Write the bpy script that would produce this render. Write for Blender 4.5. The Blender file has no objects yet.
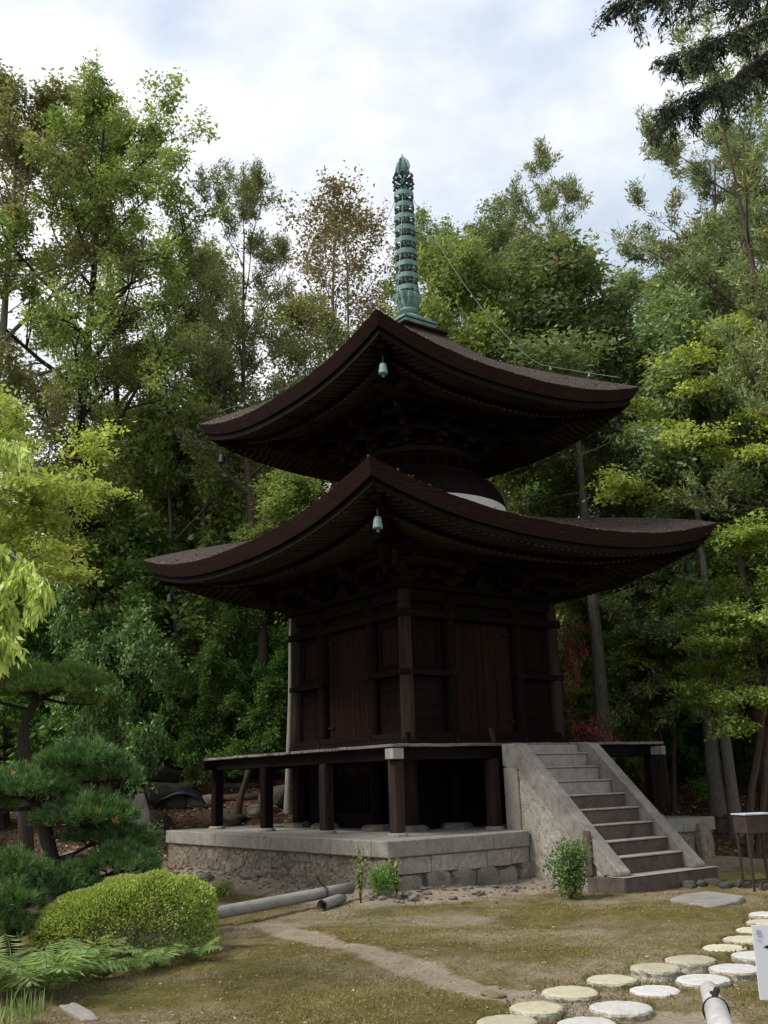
import bpy, bmesh, math, random
import numpy as np
from mathutils import Vector, Matrix

R = math.radians
random.seed(7)
scene = bpy.context.scene
COL = scene.collection

# ------------------------------------------------------------------ camera numbers
CAM = np.array([-12.9932, -16.3839, 1.5736])
FW = np.array([0.57515957, 0.77717525, 0.25532353])
RT = np.array([0.80831594, -0.58791514, -0.0313232])
UP = np.array([-0.12576495, -0.22439792, 0.96634815])
FPX = 1011.51
FH = np.array([FW[0], FW[1]]) / math.hypot(FW[0], FW[1])
RH = np.array([FH[1], -FH[0]])


def ray(px, py):
    return FW + RT * (px - 384) / FPX + UP * (512 - py) / FPX


def at(px, py, s):
    """world point seen at that place of the photograph, s metres ahead of the camera"""
    d = ray(px, py)
    t = s / (d[0] * FH[0] + d[1] * FH[1])
    return CAM + d * t


def smooth(t):
    t = np.clip(t, 0, 1)
    return t * t * (3 - 2 * t)


def gz(x, y):
    x = np.asarray(x, float); y = np.asarray(y, float)
    dx = x - CAM[0]; dy = y - CAM[1]
    s = dx * FH[0] + dy * FH[1]
    l = dx * RH[0] + dy * RH[1]
    left = smooth((-l + 1.0) / 4.0)
    slope = 0.17 + 0.17 * left
    z = -0.15 + slope * np.clip(s - 21.3, 0, 9) + 0.09 * np.clip(s - 30.3, 0, 16)
    z = z + 0.5 * smooth((-l - 3.3) / 0.9) * smooth((s - 11.8) / 2.2) * (1 - smooth((s - 17.5) / 3))
    d = np.maximum(np.abs(x), np.abs(y)) - 3.86
    z = z + 0.13 * np.exp(-(np.clip(d, 0, None) / 0.55) ** 2) * (1 - smooth((s - 20.5) / 3))
    z = z + 0.03 * np.sin(x * 1.3 + 0.7) * np.sin(y * 1.1) + 0.02 * np.sin(x * 2.9 + y * 2.3)
    return z


def gp(px, s):
    lo, hi = 0.0, 1500.0
    for _ in range(50):
        m = (lo + hi) / 2
        q = at(px, m, s)
        if q[2] > gz(q[0], q[1]):
            lo = m
        else:
            hi = m
    return q


# ------------------------------------------------------------------ materials
def new_mat(name):
    m = bpy.data.materials.new(name)
    m.use_nodes = True
    nt = m.node_tree
    b = nt.nodes['Principled BSDF']
    return m, nt, b


def N(nt, t, **kw):
    n = nt.nodes.new(t)
    for k, v in kw.items():
        if k in n.inputs:
            n.inputs[k].default_value = v
        else:
            setattr(n, k, v)
    return n


def L(nt, a, b):
    nt.links.new(a, b)


def ramp(nt, fac, stops):
    r = nt.nodes.new('ShaderNodeValToRGB')
    e = r.color_ramp.elements
    while len(e) < len(stops):
        e.new(0.5)
    for i, (p, c) in enumerate(stops):
        e[i].position = p
        e[i].color = (*c, 1) if len(c) == 3 else c
    L(nt, fac, r.inputs[0])
    return r.outputs[0]


def mixc(nt, fac, a, b, mode='MIX'):
    m = nt.nodes.new('ShaderNodeMix')
    m.data_type = 'RGBA'; m.blend_type = mode
    for sock, v in ((m.inputs[0], fac), (m.inputs[6], a), (m.inputs[7], b)):
        if hasattr(v, 'is_output'):
            L(nt, v, sock)
        elif isinstance(v, (int, float)):
            sock.default_value = v
        else:
            sock.default_value = (*v, 1)
    return m.outputs[2]


def coords(nt, scale=(1, 1, 1)):
    g = nt.nodes.new('ShaderNodeNewGeometry')
    mp = nt.nodes.new('ShaderNodeMapping')
    mp.inputs['Scale'].default_value = scale
    L(nt, g.outputs['Position'], mp.inputs['Vector'])
    return mp.outputs[0]


def noise(nt, vec, scale, detail=5, rough=0.6):
    n = N(nt, 'ShaderNodeTexNoise', Scale=scale, Detail=detail, Roughness=rough)
    L(nt, vec, n.inputs['Vector'])
    return n.outputs['Fac']


def bump(nt, b, h, strength=0.4, dist=0.02):
    bm_ = N(nt, 'ShaderNodeBump', Strength=strength, Distance=dist)
    L(nt, h, bm_.inputs['Height'])
    L(nt, bm_.outputs[0], b.inputs['Normal'])


def wood_mat(name, c0, c1, c2, axis='z', rough=0.7, grain=1.0):
    m, nt, b = new_mat(name)
    sc = {'z': (14, 14, 0.9), 'x': (0.9, 14, 14), 'y': (14, 0.9, 14)}[axis]
    v = coords(nt, sc)
    f = noise(nt, v, 1.6 * grain, 6, 0.65)
    bs = {'z': (3.2, 3.2, .45), 'x': (.45, 3.2, 3.2), 'y': (3.2, .45, 3.2)}[axis]
    big = noise(nt, coords(nt, bs), 1.0, 6, 0.7)
    c = ramp(nt, f, [(0.25, c0), (0.5, c1), (0.78, c2)])
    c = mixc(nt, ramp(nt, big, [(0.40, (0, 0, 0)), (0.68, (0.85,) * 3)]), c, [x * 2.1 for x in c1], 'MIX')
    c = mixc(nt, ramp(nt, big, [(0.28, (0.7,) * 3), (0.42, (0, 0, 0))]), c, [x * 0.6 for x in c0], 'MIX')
    L(nt, c, b.inputs['Base Color'])
    b.inputs['Roughness'].default_value = rough
    b.inputs['Specular IOR Level'].default_value = 0.06
    bump(nt, b, f, 0.5, 0.012)
    return m


def stone_mat(name, base, dark, light, scale=6, streak=True, lichen=0.0, bumpd=0.02, grain=60, vary=False):
    m, nt, b = new_mat(name)
    v = coords(nt)
    big = noise(nt, v, scale * 0.25, 4)
    med = noise(nt, v, scale, 6, 0.7)
    fine = noise(nt, v, grain, 3, 0.7)
    c = ramp(nt, med, [(0.3, dark), (0.5, base), (0.75, light)])
    c = mixc(nt, ramp(nt, fine, [(0.35, (0.55,) * 3), (0.6, (1.1,) * 3)]), (0, 0, 0), c, 'MIX') if False else mixc(nt, 0.75, c, ramp(nt, fine, [(0.3, (0.45,) * 3), (0.62, (1.0,) * 3)]), 'MULTIPLY')
    if streak:
        sv = coords(nt, (7, 7, 2.2))
        st = noise(nt, sv, 1.3, 7, 0.75)
        c = mixc(nt, ramp(nt, st, [(0.52, (0, 0, 0)), (0.72, (0.6, 0.6, 0.6))]), c, [x * 0.5 for x in dark])
    c = mixc(nt, ramp(nt, big, [(0.45, (0, 0, 0)), (0.7, (0.55,) * 3)]), c, dark)
    if lichen:
        lv = noise(nt, v, 3.1, 6, 0.75)
        c = mixc(nt, ramp(nt, lv, [(0.56, (0, 0, 0)), (0.66, (lichen,) * 3)]), c, (0.10, 0.10, 0.03))
    if vary:
        oi = nt.nodes.new('ShaderNodeObjectInfo')
        c = mixc(nt, 1.0, c, ramp(nt, oi.outputs['Random'], [(0, (0.72, 0.71, 0.68)), (0.5, (.92, .91, .88)), (1, (1.05, 1.05, 1.05))]), 'MULTIPLY')
    L(nt, c, b.inputs['Base Color'])
    b.inputs['Roughness'].default_value = 0.9
    b.inputs['Specular IOR Level'].default_value = 0.2
    mm = N(nt, 'ShaderNodeMath', operation='ADD')
    L(nt, med, mm.inputs[0]); L(nt, fine, mm.inputs[1])
    bump(nt, b, mm.outputs[0], 0.55, bumpd)
    return m


def leaf_mat(name, stops, transl=0.42, rough=0.5, var=0.25, gloss=0.3):
    m, nt, b = new_mat(name)
    a = N(nt, 'ShaderNodeAttribute', attribute_name='tint')
    oi = nt.nodes.new('ShaderNodeObjectInfo')
    c = ramp(nt, a.outputs['Fac'], stops)
    hs = N(nt, 'ShaderNodeHueSaturation')
    h = N(nt, 'ShaderNodeMapRange')
    h.inputs['To Min'].default_value = 0.485; h.inputs['To Max'].default_value = 0.515
    vv = N(nt, 'ShaderNodeMapRange')
    vv.inputs['To Min'].default_value = 1 - var; vv.inputs['To Max'].default_value = 1 + var
    L(nt, oi.outputs['Random'], h.inputs[0]); L(nt, oi.outputs['Random'], vv.inputs[0])
    L(nt, h.outputs[0], hs.inputs['Hue']); L(nt, vv.outputs[0], hs.inputs['Value'])
    L(nt, c, hs.inputs['Color'])
    L(nt, hs.outputs[0], b.inputs['Base Color'])
    b.inputs['Roughness'].default_value = rough
    b.inputs['Specular IOR Level'].default_value = gloss
    t = nt.nodes.new('ShaderNodeBsdfTranslucent')
    tc = mixc(nt, 1.0, hs.outputs[0], (1.25, 1.3, 0.7), 'MULTIPLY')
    L(nt, tc, t.inputs['Color'])
    mx = nt.nodes.new('ShaderNodeMixShader')
    mx.inputs[0].default_value = transl
    L(nt, b.outputs[0], mx.inputs[1]); L(nt, t.outputs[0], mx.inputs[2])
    L(nt, mx.outputs[0], nt.nodes['Material Output'].inputs['Surface'])
    return m


def plain_mat(name, col, rough=0.6, var=0.25, scale=8, metal=0.0, bumps=0.2, stretch=(1, 1, 1)):
    m, nt, b = new_mat(name)
    v = coords(nt, stretch)
    f = noise(nt, v, scale, 5, 0.65)
    c = ramp(nt, f, [(0.3, [x * (1 - var) for x in col]), (0.7, [min(1, x * (1 + var)) for x in col])])
    L(nt, c, b.inputs['Base Color'])
    b.inputs['Roughness'].default_value = rough
    b.inputs['Metallic'].default_value = metal
    b.inputs['Specular IOR Level'].default_value = 0.25
    bump(nt, b, f, bumps, 0.01)
    return m


M = {}
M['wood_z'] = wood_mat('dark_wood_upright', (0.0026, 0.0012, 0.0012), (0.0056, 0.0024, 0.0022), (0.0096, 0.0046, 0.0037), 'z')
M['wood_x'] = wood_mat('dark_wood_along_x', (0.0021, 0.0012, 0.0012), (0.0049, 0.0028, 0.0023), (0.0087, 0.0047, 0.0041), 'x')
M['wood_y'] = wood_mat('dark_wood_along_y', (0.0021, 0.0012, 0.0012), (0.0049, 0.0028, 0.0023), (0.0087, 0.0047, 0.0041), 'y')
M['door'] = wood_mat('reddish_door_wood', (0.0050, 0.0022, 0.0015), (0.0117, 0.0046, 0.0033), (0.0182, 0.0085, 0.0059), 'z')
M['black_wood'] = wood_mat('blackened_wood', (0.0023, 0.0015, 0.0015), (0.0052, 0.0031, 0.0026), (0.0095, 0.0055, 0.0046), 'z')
M['bracket'] = wood_mat('bracket_wood', (0.0046, 0.0031, 0.0027), (0.0109, 0.0070, 0.0056), (0.0233, 0.0155, 0.0117), 'x')
M['rafter'] = wood_mat('rafter_wood', (0.0132, 0.0090, 0.0065), (0.0323, 0.0225, 0.0152), (0.0559, 0.0411, 0.0270), 'x')
M['deck'] = wood_mat('weathered_grey_deck', (0.0450, 0.0375, 0.0338), (0.1200, 0.1050, 0.0938), (0.2250, 0.2025, 0.1800), 'x', 0.85)
M['post'] = wood_mat('weathered_post', (0.0092, 0.0058, 0.0047), (0.0223, 0.0144, 0.0118), (0.0447, 0.0328, 0.0276), 'z', 0.8)
M['greywood'] = wood_mat('bleached_wood', (0.0720, 0.0660, 0.0600), (0.1500, 0.1410, 0.1290), (0.2400, 0.2280, 0.2100), 'z', 0.85)
M['logwood'] = wood_mat('earthy_log', (0.0300, 0.0180, 0.0124), (0.0720, 0.0480, 0.0341), (0.1200, 0.0900, 0.0620), 'x', 0.9)


M['side'] = stone_mat('stained_side_stone', (0.27, 0.25, 0.225), (0.13, 0.105, 0.095), (0.37, 0.35, 0.32), 5, True)
_nt = M['side'].node_tree; _b = _nt.nodes['Principled BSDF']; _src = _b.inputs['Base Color'].links[0].from_socket
_f = ramp(_nt, noise(_nt, coords(_nt), 1.1, 6, 0.7), [(0.50, (0, 0, 0)), (0.62, (0.4,) * 3)])
L(_nt, mixc(_nt, _f, _src, (0.085, 0.07, 0.062)), _b.inputs['Base Color'])
M['sidewall'] = stone_mat('mortared_side_wall', (0.36, 0.335, 0.295), (0.22, 0.20, 0.17), (0.46, 0.435, 0.39), 9, True, 0, 0.05, 35)


M['blockstone'] = stone_mat('granular_block_stone', (0.3600, 0.3245, 0.2760), (0.1800, 0.1534, 0.1207), (0.5040, 0.4661, 0.4025), 11, True, 0.15, 0.04, 45)


def bark_roof():
    m, nt, b = new_mat('cypress_bark_thatch')
    v = coords(nt)
    f1 = noise(nt, v, 2.0, 5)
    f2 = noise(nt, v, 17, 7, 0.8)
    c = ramp(nt, f2, [(0.32, (0.02, 0.016, 0.014)), (0.5, (0.07, 0.058, 0.052)), (0.72, (0.21, 0.19, 0.18))])
    c = mixc(nt, ramp(nt, f1, [(0.4, (0, 0, 0)), (0.7, (0.7,) * 3)]), c, (0.085, 0.062, 0.05))
    L(nt, c, b.inputs['Base Color']); b.inputs['Roughness'].default_value = 0.95
    b.inputs['Specular IOR Level'].default_value = 0.03
    bump(nt, b, f2, 1.0, 0.06)
    return m


def bark_edge():
    m, nt, b = new_mat('cypress_bark_cut_edge')
    v = coords(nt, (3, 3, 45))
    f = noise(nt, v, 1.5, 6, 0.7)
    g = noise(nt, coords(nt), 3, 5)
    c = ramp(nt, f, [(0.3, (0.009, 0.006, 0.005)), (0.55, (0.027, 0.014, 0.012)), (0.8, (0.070, 0.038, 0.032))])
    c = mixc(nt, ramp(nt, g, [(0.45, (0, 0, 0)), (0.7, (0.7,) * 3)]), c, (0.024, 0.015, 0.013))
    L(nt, c, b.inputs['Base Color']); b.inputs['Roughness'].default_value = 0.9
    b.inputs['Specular IOR Level'].default_value = 0.03
    bump(nt, b, f, 0.5, 0.010)
    return m


M['bark_roof'] = bark_roof()
M['bark_edge'] = bark_edge()
M['plaster'] = stone_mat('white_plaster', (0.66, 0.65, 0.62), (0.5, 0.49, 0.46), (0.76, 0.75, 0.73), 3, True, 0, 0.004)
M['wallplaster'] = stone_mat('beige_plaster', (0.34, 0.30, 0.25), (0.26, 0.23, 0.19), (0.42, 0.37, 0.31), 2, True, 0, 0.004)
M['coping'] = stone_mat('pale_granite_coping', (0.2700, 0.2520, 0.2200), (0.1710, 0.1575, 0.1320), (0.3600, 0.3420, 0.3036), 5, True)
M['paving'] = stone_mat('platform_mortar', (0.27, 0.255, 0.225), (0.18, 0.165, 0.14), (0.36, 0.34, 0.30), 3, False)
M['rubblewall'] = stone_mat('rough_rubble_mortar', (0.2480, 0.2106, 0.1649), (0.0992, 0.0795, 0.0585), (0.4092, 0.3510, 0.2766), 9, True, 0.3, 0.07, 30)
M['stair_pale'] = stone_mat('pale_stair_stone', (0.3024, 0.2856, 0.2562), (0.1848, 0.1722, 0.1512), (0.3780, 0.3612, 0.3318), 5, True)
M['stair_dark'] = stone_mat('stained_stair_stone', (0.1089, 0.0813, 0.0686), (0.0528, 0.0371, 0.0306), (0.1680, 0.1346, 0.1162), 5, True, 0.12)  # brown stain, with shade of the sunless risers also in the colour
M['tread'] = stone_mat('worn_lit_tread_stone', (0.33, 0.30, 0.27), (0.2, 0.18, 0.16), (0.42, 0.39, 0.36), 6, False, 0.3)  # paler than the risers: light falling on the treads put into the colour
M['rock'] = stone_mat('grey_rock', (0.2250, 0.1980, 0.1667), (0.1000, 0.0864, 0.0713), (0.3500, 0.3120, 0.2702), 6, False, 0.5, 0.05)
M['rock_brown'] = stone_mat('brown_rock', (0.20, 0.15, 0.085), (0.10, 0.075, 0.045), (0.29, 0.22, 0.13), 5, False, 0.4, 0.05)
M['rock_dark'] = stone_mat('dark_mossy_rock', (0.085, 0.078, 0.062), (0.04, 0.036, 0.03), (0.15, 0.135, 0.11), 5, False, 0.6, 0.05)
M['step_yellow'] = stone_mat('yellowish_millstone', (0.5148, 0.4774, 0.3496), (0.3900, 0.3619, 0.2584), (0.5772, 0.5467, 0.4256), 9, False, 0.22, 0.008, 90, True)
M['step_white'] = stone_mat('whitish_millstone', (0.5576, 0.5453, 0.5330), (0.4264, 0.4100, 0.3936), (0.6396, 0.6314, 0.6232), 9, False, 0.15, 0.008, 90, True)
M['step_side'] = stone_mat('mossy_millstone_side', (0.4500, 0.4125, 0.3300), (0.1650, 0.1500, 0.1125), (0.6750, 0.6300, 0.5400), 18, False, 0.4, 0.03)
M['pole'] = stone_mat('pale_concrete_pole', (0.2604, 0.2480, 0.2294), (0.1736, 0.1612, 0.1426), (0.3224, 0.3100, 0.2852), 7, False, 0.15, 0.01)
M['bronze'] = plain_mat('verdigris_bronze', (0.13, 0.215, 0.19), 0.65, 0.45, 9, 0.0, 0.3)
M['bronze_dark'] = plain_mat('dark_verdigris_bronze', (0.035, 0.052, 0.05), 0.65, 0.5, 9, 0.0, 0.3)
M['bell_pale'] = plain_mat('pale_verdigris_bell', (0.1500, 0.2325, 0.2175), 0.6, 0.4, 16)
M['bell_dark'] = plain_mat('dark_bell', (0.02, 0.035, 0.033), 0.6, 0.4, 16)
M['chain'] = plain_mat('verdigris_chain', (0.17, 0.27, 0.22), 0.6, 0.3, 20)
M['iron'] = plain_mat('rusty_iron', (0.045, 0.03, 0.026), 0.6, 0.4, 10)
M['irontop'] = plain_mat('zinc_lid', (0.42, 0.44, 0.47), 0.5, 0.15, 6)
M['bamboo'] = plain_mat('white_bamboo', (0.4000, 0.3920, 0.3680), 0.5, 0.25, 5, 0, 0.1, (3, 3, 3))
M['rope'] = plain_mat('black_rope', (0.012, 0.012, 0.013), 0.8, 0.3, 60)
M['signwhite'] = plain_mat('white_sign_board', (0.60, 0.60, 0.64), 0.4, 0.03, 3, 0, 0.0)
M['signblue'] = plain_mat('grey_blue_lettering', (0.20, 0.22, 0.36), 0.5, 0.05, 3, 0, 0.0)
M['signblack'] = plain_mat('black_lettering', (0.012, 0.012, 0.014), 0.5, 0.05, 3, 0, 0.0)
M['tarp'] = plain_mat('dark_tarpaulin', (0.012, 0.013, 0.020), 0.45, 0.3, 4)
M['tile'] = plain_mat('grey_roof_tile', (0.06, 0.062, 0.066), 0.6, 0.3, 6)
M['bark_dark'] = plain_mat('dark_bark', (0.0303, 0.0231, 0.0187), 0.95, 0.5, 7, 0, 1.0, (5, 5, 1))
M['bark_grey'] = plain_mat('grey_bark', (0.15, 0.135, 0.115), 0.95, 0.45, 7, 0, 1.0, (5, 5, 1))
M['bark_red'] = plain_mat('reddish_pine_bark', (0.0713, 0.0504, 0.0399), 0.95, 0.5, 7, 0, 1.0, (4, 4, 1))
M['bark_pale'] = plain_mat('pale_bark', (0.25, 0.23, 0.20), 0.95, 0.3, 7, 0, 0.8, (4, 4, 1))

M['lf_mid'] = leaf_mat('broadleaf_green', [(0.0, (0.090, 0.132, 0.040)), (0.5, (0.194, 0.252, 0.071)), (1.0, (0.348, 0.362, 0.119))])
M['lf_dark'] = leaf_mat('camellia_green', [(0.0, (0.069, 0.150, 0.045)), (0.55, (0.151, 0.289, 0.074)), (1.0, (0.319, 0.465, 0.112))], 0.4, 0.5, 0.25, 0.2)
M['lf_olive'] = leaf_mat('olive_spring_leaf', [(0.0, (0.100, 0.133, 0.046)), (0.5, (0.230, 0.255, 0.097)), (1.0, (0.440, 0.388, 0.194))])
M['lf_brown'] = leaf_mat('brownish_new_leaf', [(0.0, (0.092, 0.072, 0.036)), (0.5, (0.184, 0.144, 0.072)), (1.0, (0.253, 0.228, 0.096))])
M['lf_pine'] = leaf_mat('pine_needle', [(0.0, (0.079, 0.127, 0.059)), (0.5, (0.187, 0.231, 0.092)), (0.9, (0.350, 0.329, 0.133)), (1.0, (0.394, 0.198, 0.127))], 0.25)
M['lf_conifer'] = leaf_mat('cypress_green', [(0.0, (0.082, 0.132, 0.064)), (0.5, (0.179, 0.245, 0.102)), (0.95, (0.316, 0.351, 0.144)), (1.0, (0.356, 0.211, 0.158))], 0.3)
M['lf_lime'] = leaf_mat('maple_lime', [(0.0, (0.165, 0.190, 0.048)), (0.5, (0.301, 0.333, 0.085)), (1.0, (0.466, 0.446, 0.147))], 0.45)
M['lf_lime_soft'] = leaf_mat('maple_soft_green', [(0.0, (0.132, 0.205, 0.047)), (0.5, (0.245, 0.336, 0.077)), (1.0, (0.385, 0.462, 0.119))], 0.4)
M['lf_yellow'] = leaf_mat('yellow_weeping_leaf', [(0.0, (0.242, 0.289, 0.053)), (0.5, (0.418, 0.473, 0.123)), (1.0, (0.572, 0.644, 0.246))], 0.4)
M['lf_red'] = leaf_mat('red_maple_leaf', [(0.0, (0.159, 0.032, 0.041)), (0.5, (0.318, 0.083, 0.081)), (1.0, (0.509, 0.194, 0.152))], 0.4)
M['lf_hinoki'] = leaf_mat('cypress_spray', [(0.0, (0.024, 0.039, 0.025)), (0.5, (0.046, 0.068, 0.038)), (1.0, (0.079, 0.108, 0.053))], 0.25)
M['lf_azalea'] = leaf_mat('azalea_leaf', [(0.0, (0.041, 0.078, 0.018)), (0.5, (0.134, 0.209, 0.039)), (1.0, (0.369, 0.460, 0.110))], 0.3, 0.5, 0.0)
M['lf_fern'] = leaf_mat('fern_green', [(0.0, (0.10, 0.16, 0.05)), (0.5, (0.19, 0.27, 0.09)), (1.0, (0.34, 0.42, 0.17))], 0.4, 0.5, 0.1)
M['lf_garden_pine'] = leaf_mat('garden_pine_needle', [(0.0, (0.034, 0.076, 0.033)), (0.55, (0.086, 0.174, 0.053)), (0.93, (0.184, 0.284, 0.069)), (1.0, (0.474, 0.330, 0.121))], 0.2, 0.5, 0.0)
M['lf_garden_pine_b'] = leaf_mat('yellowish_pine_needle', [(0.0, (0.059, 0.105, 0.036)), (0.5, (0.146, 0.241, 0.056)), (0.93, (0.310, 0.398, 0.102)), (1.0, (0.505, 0.398, 0.142))], 0.2, 0.5, 0.0)
M['lf_grey'] = leaf_mat('grey_green_leaf', [(0.0, (0.054, 0.092, 0.029)), (0.5, (0.106, 0.175, 0.055)), (1.0, (0.196, 0.292, 0.095))], 0.25)
M['lf_litter'] = leaf_mat('dry_leaf', [(0.0, (0.095, 0.052, 0.030)), (0.5, (0.216, 0.124, 0.073)), (0.9, (0.365, 0.234, 0.144)), (1.0, (0.486, 0.364, 0.250))], 0.1, 0.8)
M['lf_grass'] = leaf_mat('moss_tuft', [(0.0, (0.07, 0.065, 0.018)), (0.5, (0.16, 0.135, 0.045)), (1.0, (0.29, 0.23, 0.10))], 0.25, 0.8)


def ground_mat():
    m, nt, b = new_mat('moss_and_earth')
    v = coords(nt)
    big = noise(nt, v, 0.55, 5, 0.6)
    med = noise(nt, v, 2.7, 7, 0.7)
    fine = noise(nt, v, 32, 6, 0.75)
    grit = noise(nt, v, 130, 3, 0.8)
    moss = ramp(nt, med, [(0.28, (0.085, 0.078, 0.020)), (0.5, (0.165, 0.135, 0.045)), (0.72, (0.27, 0.205, 0.095))])
    dirt = ramp(nt, med, [(0.3, (0.28, 0.22, 0.155)), (0.7, (0.47, 0.39, 0.295))])
    c = mixc(nt, ramp(nt, big, [(0.46, (0, 0, 0)), (0.64, (0.75,) * 3)]), moss, dirt)
    att = N(nt, 'ShaderNodeAttribute', attribute_name='path')
    pm = N(nt, 'ShaderNodeMath', operation='MULTIPLY_ADD'); pm.inputs[1].default_value = 0.9; L(nt, med, pm.inputs[0]); L(nt, att.outputs['Fac'], pm.inputs[2])
    pfac = ramp(nt, pm.outputs[0], [(0.72, (0, 0, 0)), (0.98, (1, 1, 1))])
    c = mixc(nt, pfac, c, dirt)
    att3 = N(nt, 'ShaderNodeAttribute', attribute_name='wetmoss')
    green = ramp(nt, med, [(0.3, (0.06, 0.072, 0.010)), (0.7, (0.14, 0.14, 0.022))])
    c = mixc(nt, att3.outputs['Fac'], c, green)
    att2 = N(nt, 'ShaderNodeAttribute', attribute_name='litter')
    lit = ramp(nt, fine, [(0.3, (0.04, 0.026, 0.017)), (0.5, (0.115, 0.075, 0.047)), (0.7, (0.23, 0.16, 0.105))])
    c = mixc(nt, att2.outputs['Fac'], c, lit)
    c = mixc(nt, 0.8, c, ramp(nt, fine, [(0.30, (0.28,) * 3), (0.52, (0.92,) * 3), (0.72, (1.35,) * 3)]), 'MULTIPLY')
    c = mixc(nt, 0.6, c, ramp(nt, grit, [(0.3, (0.5,) * 3), (0.7, (1.25,) * 3)]), 'MULTIPLY')
    L(nt, c, b.inputs['Base Color']); b.inputs['Roughness'].default_value = 0.95
    b.inputs['Specular IOR Level'].default_value = 0.1
    mm = N(nt, 'ShaderNodeMath', operation='ADD')
    L(nt, fine, mm.inputs[0]); L(nt, grit, mm.inputs[1])
    bump(nt, b, mm.outputs[0], 0.8, 0.03)
    return m


M['ground'] = ground_mat()


# ------------------------------------------------------------------ object helpers
def tag(o, label=None, cat=None, group=None, kind=None):
    if label: o['label'] = label
    if cat: o['category'] = cat
    if group: o['group'] = group
    if kind: o['kind'] = kind
    return o


def thing(name, label, cat, loc=(0, 0, 0), group=None):
    o = bpy.data.objects.new(name, None)
    o.empty_display_size = 0.2
    COL.objects.link(o)
    o.location = loc
    o['_o'] = [float(v) for v in loc]
    return tag(o, label, cat, group)


def worg(o):
    while o is not None:
        if '_o' in o.keys():
            return np.array(list(o['_o']))
        o = o.parent
    return np.zeros(3)


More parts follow.
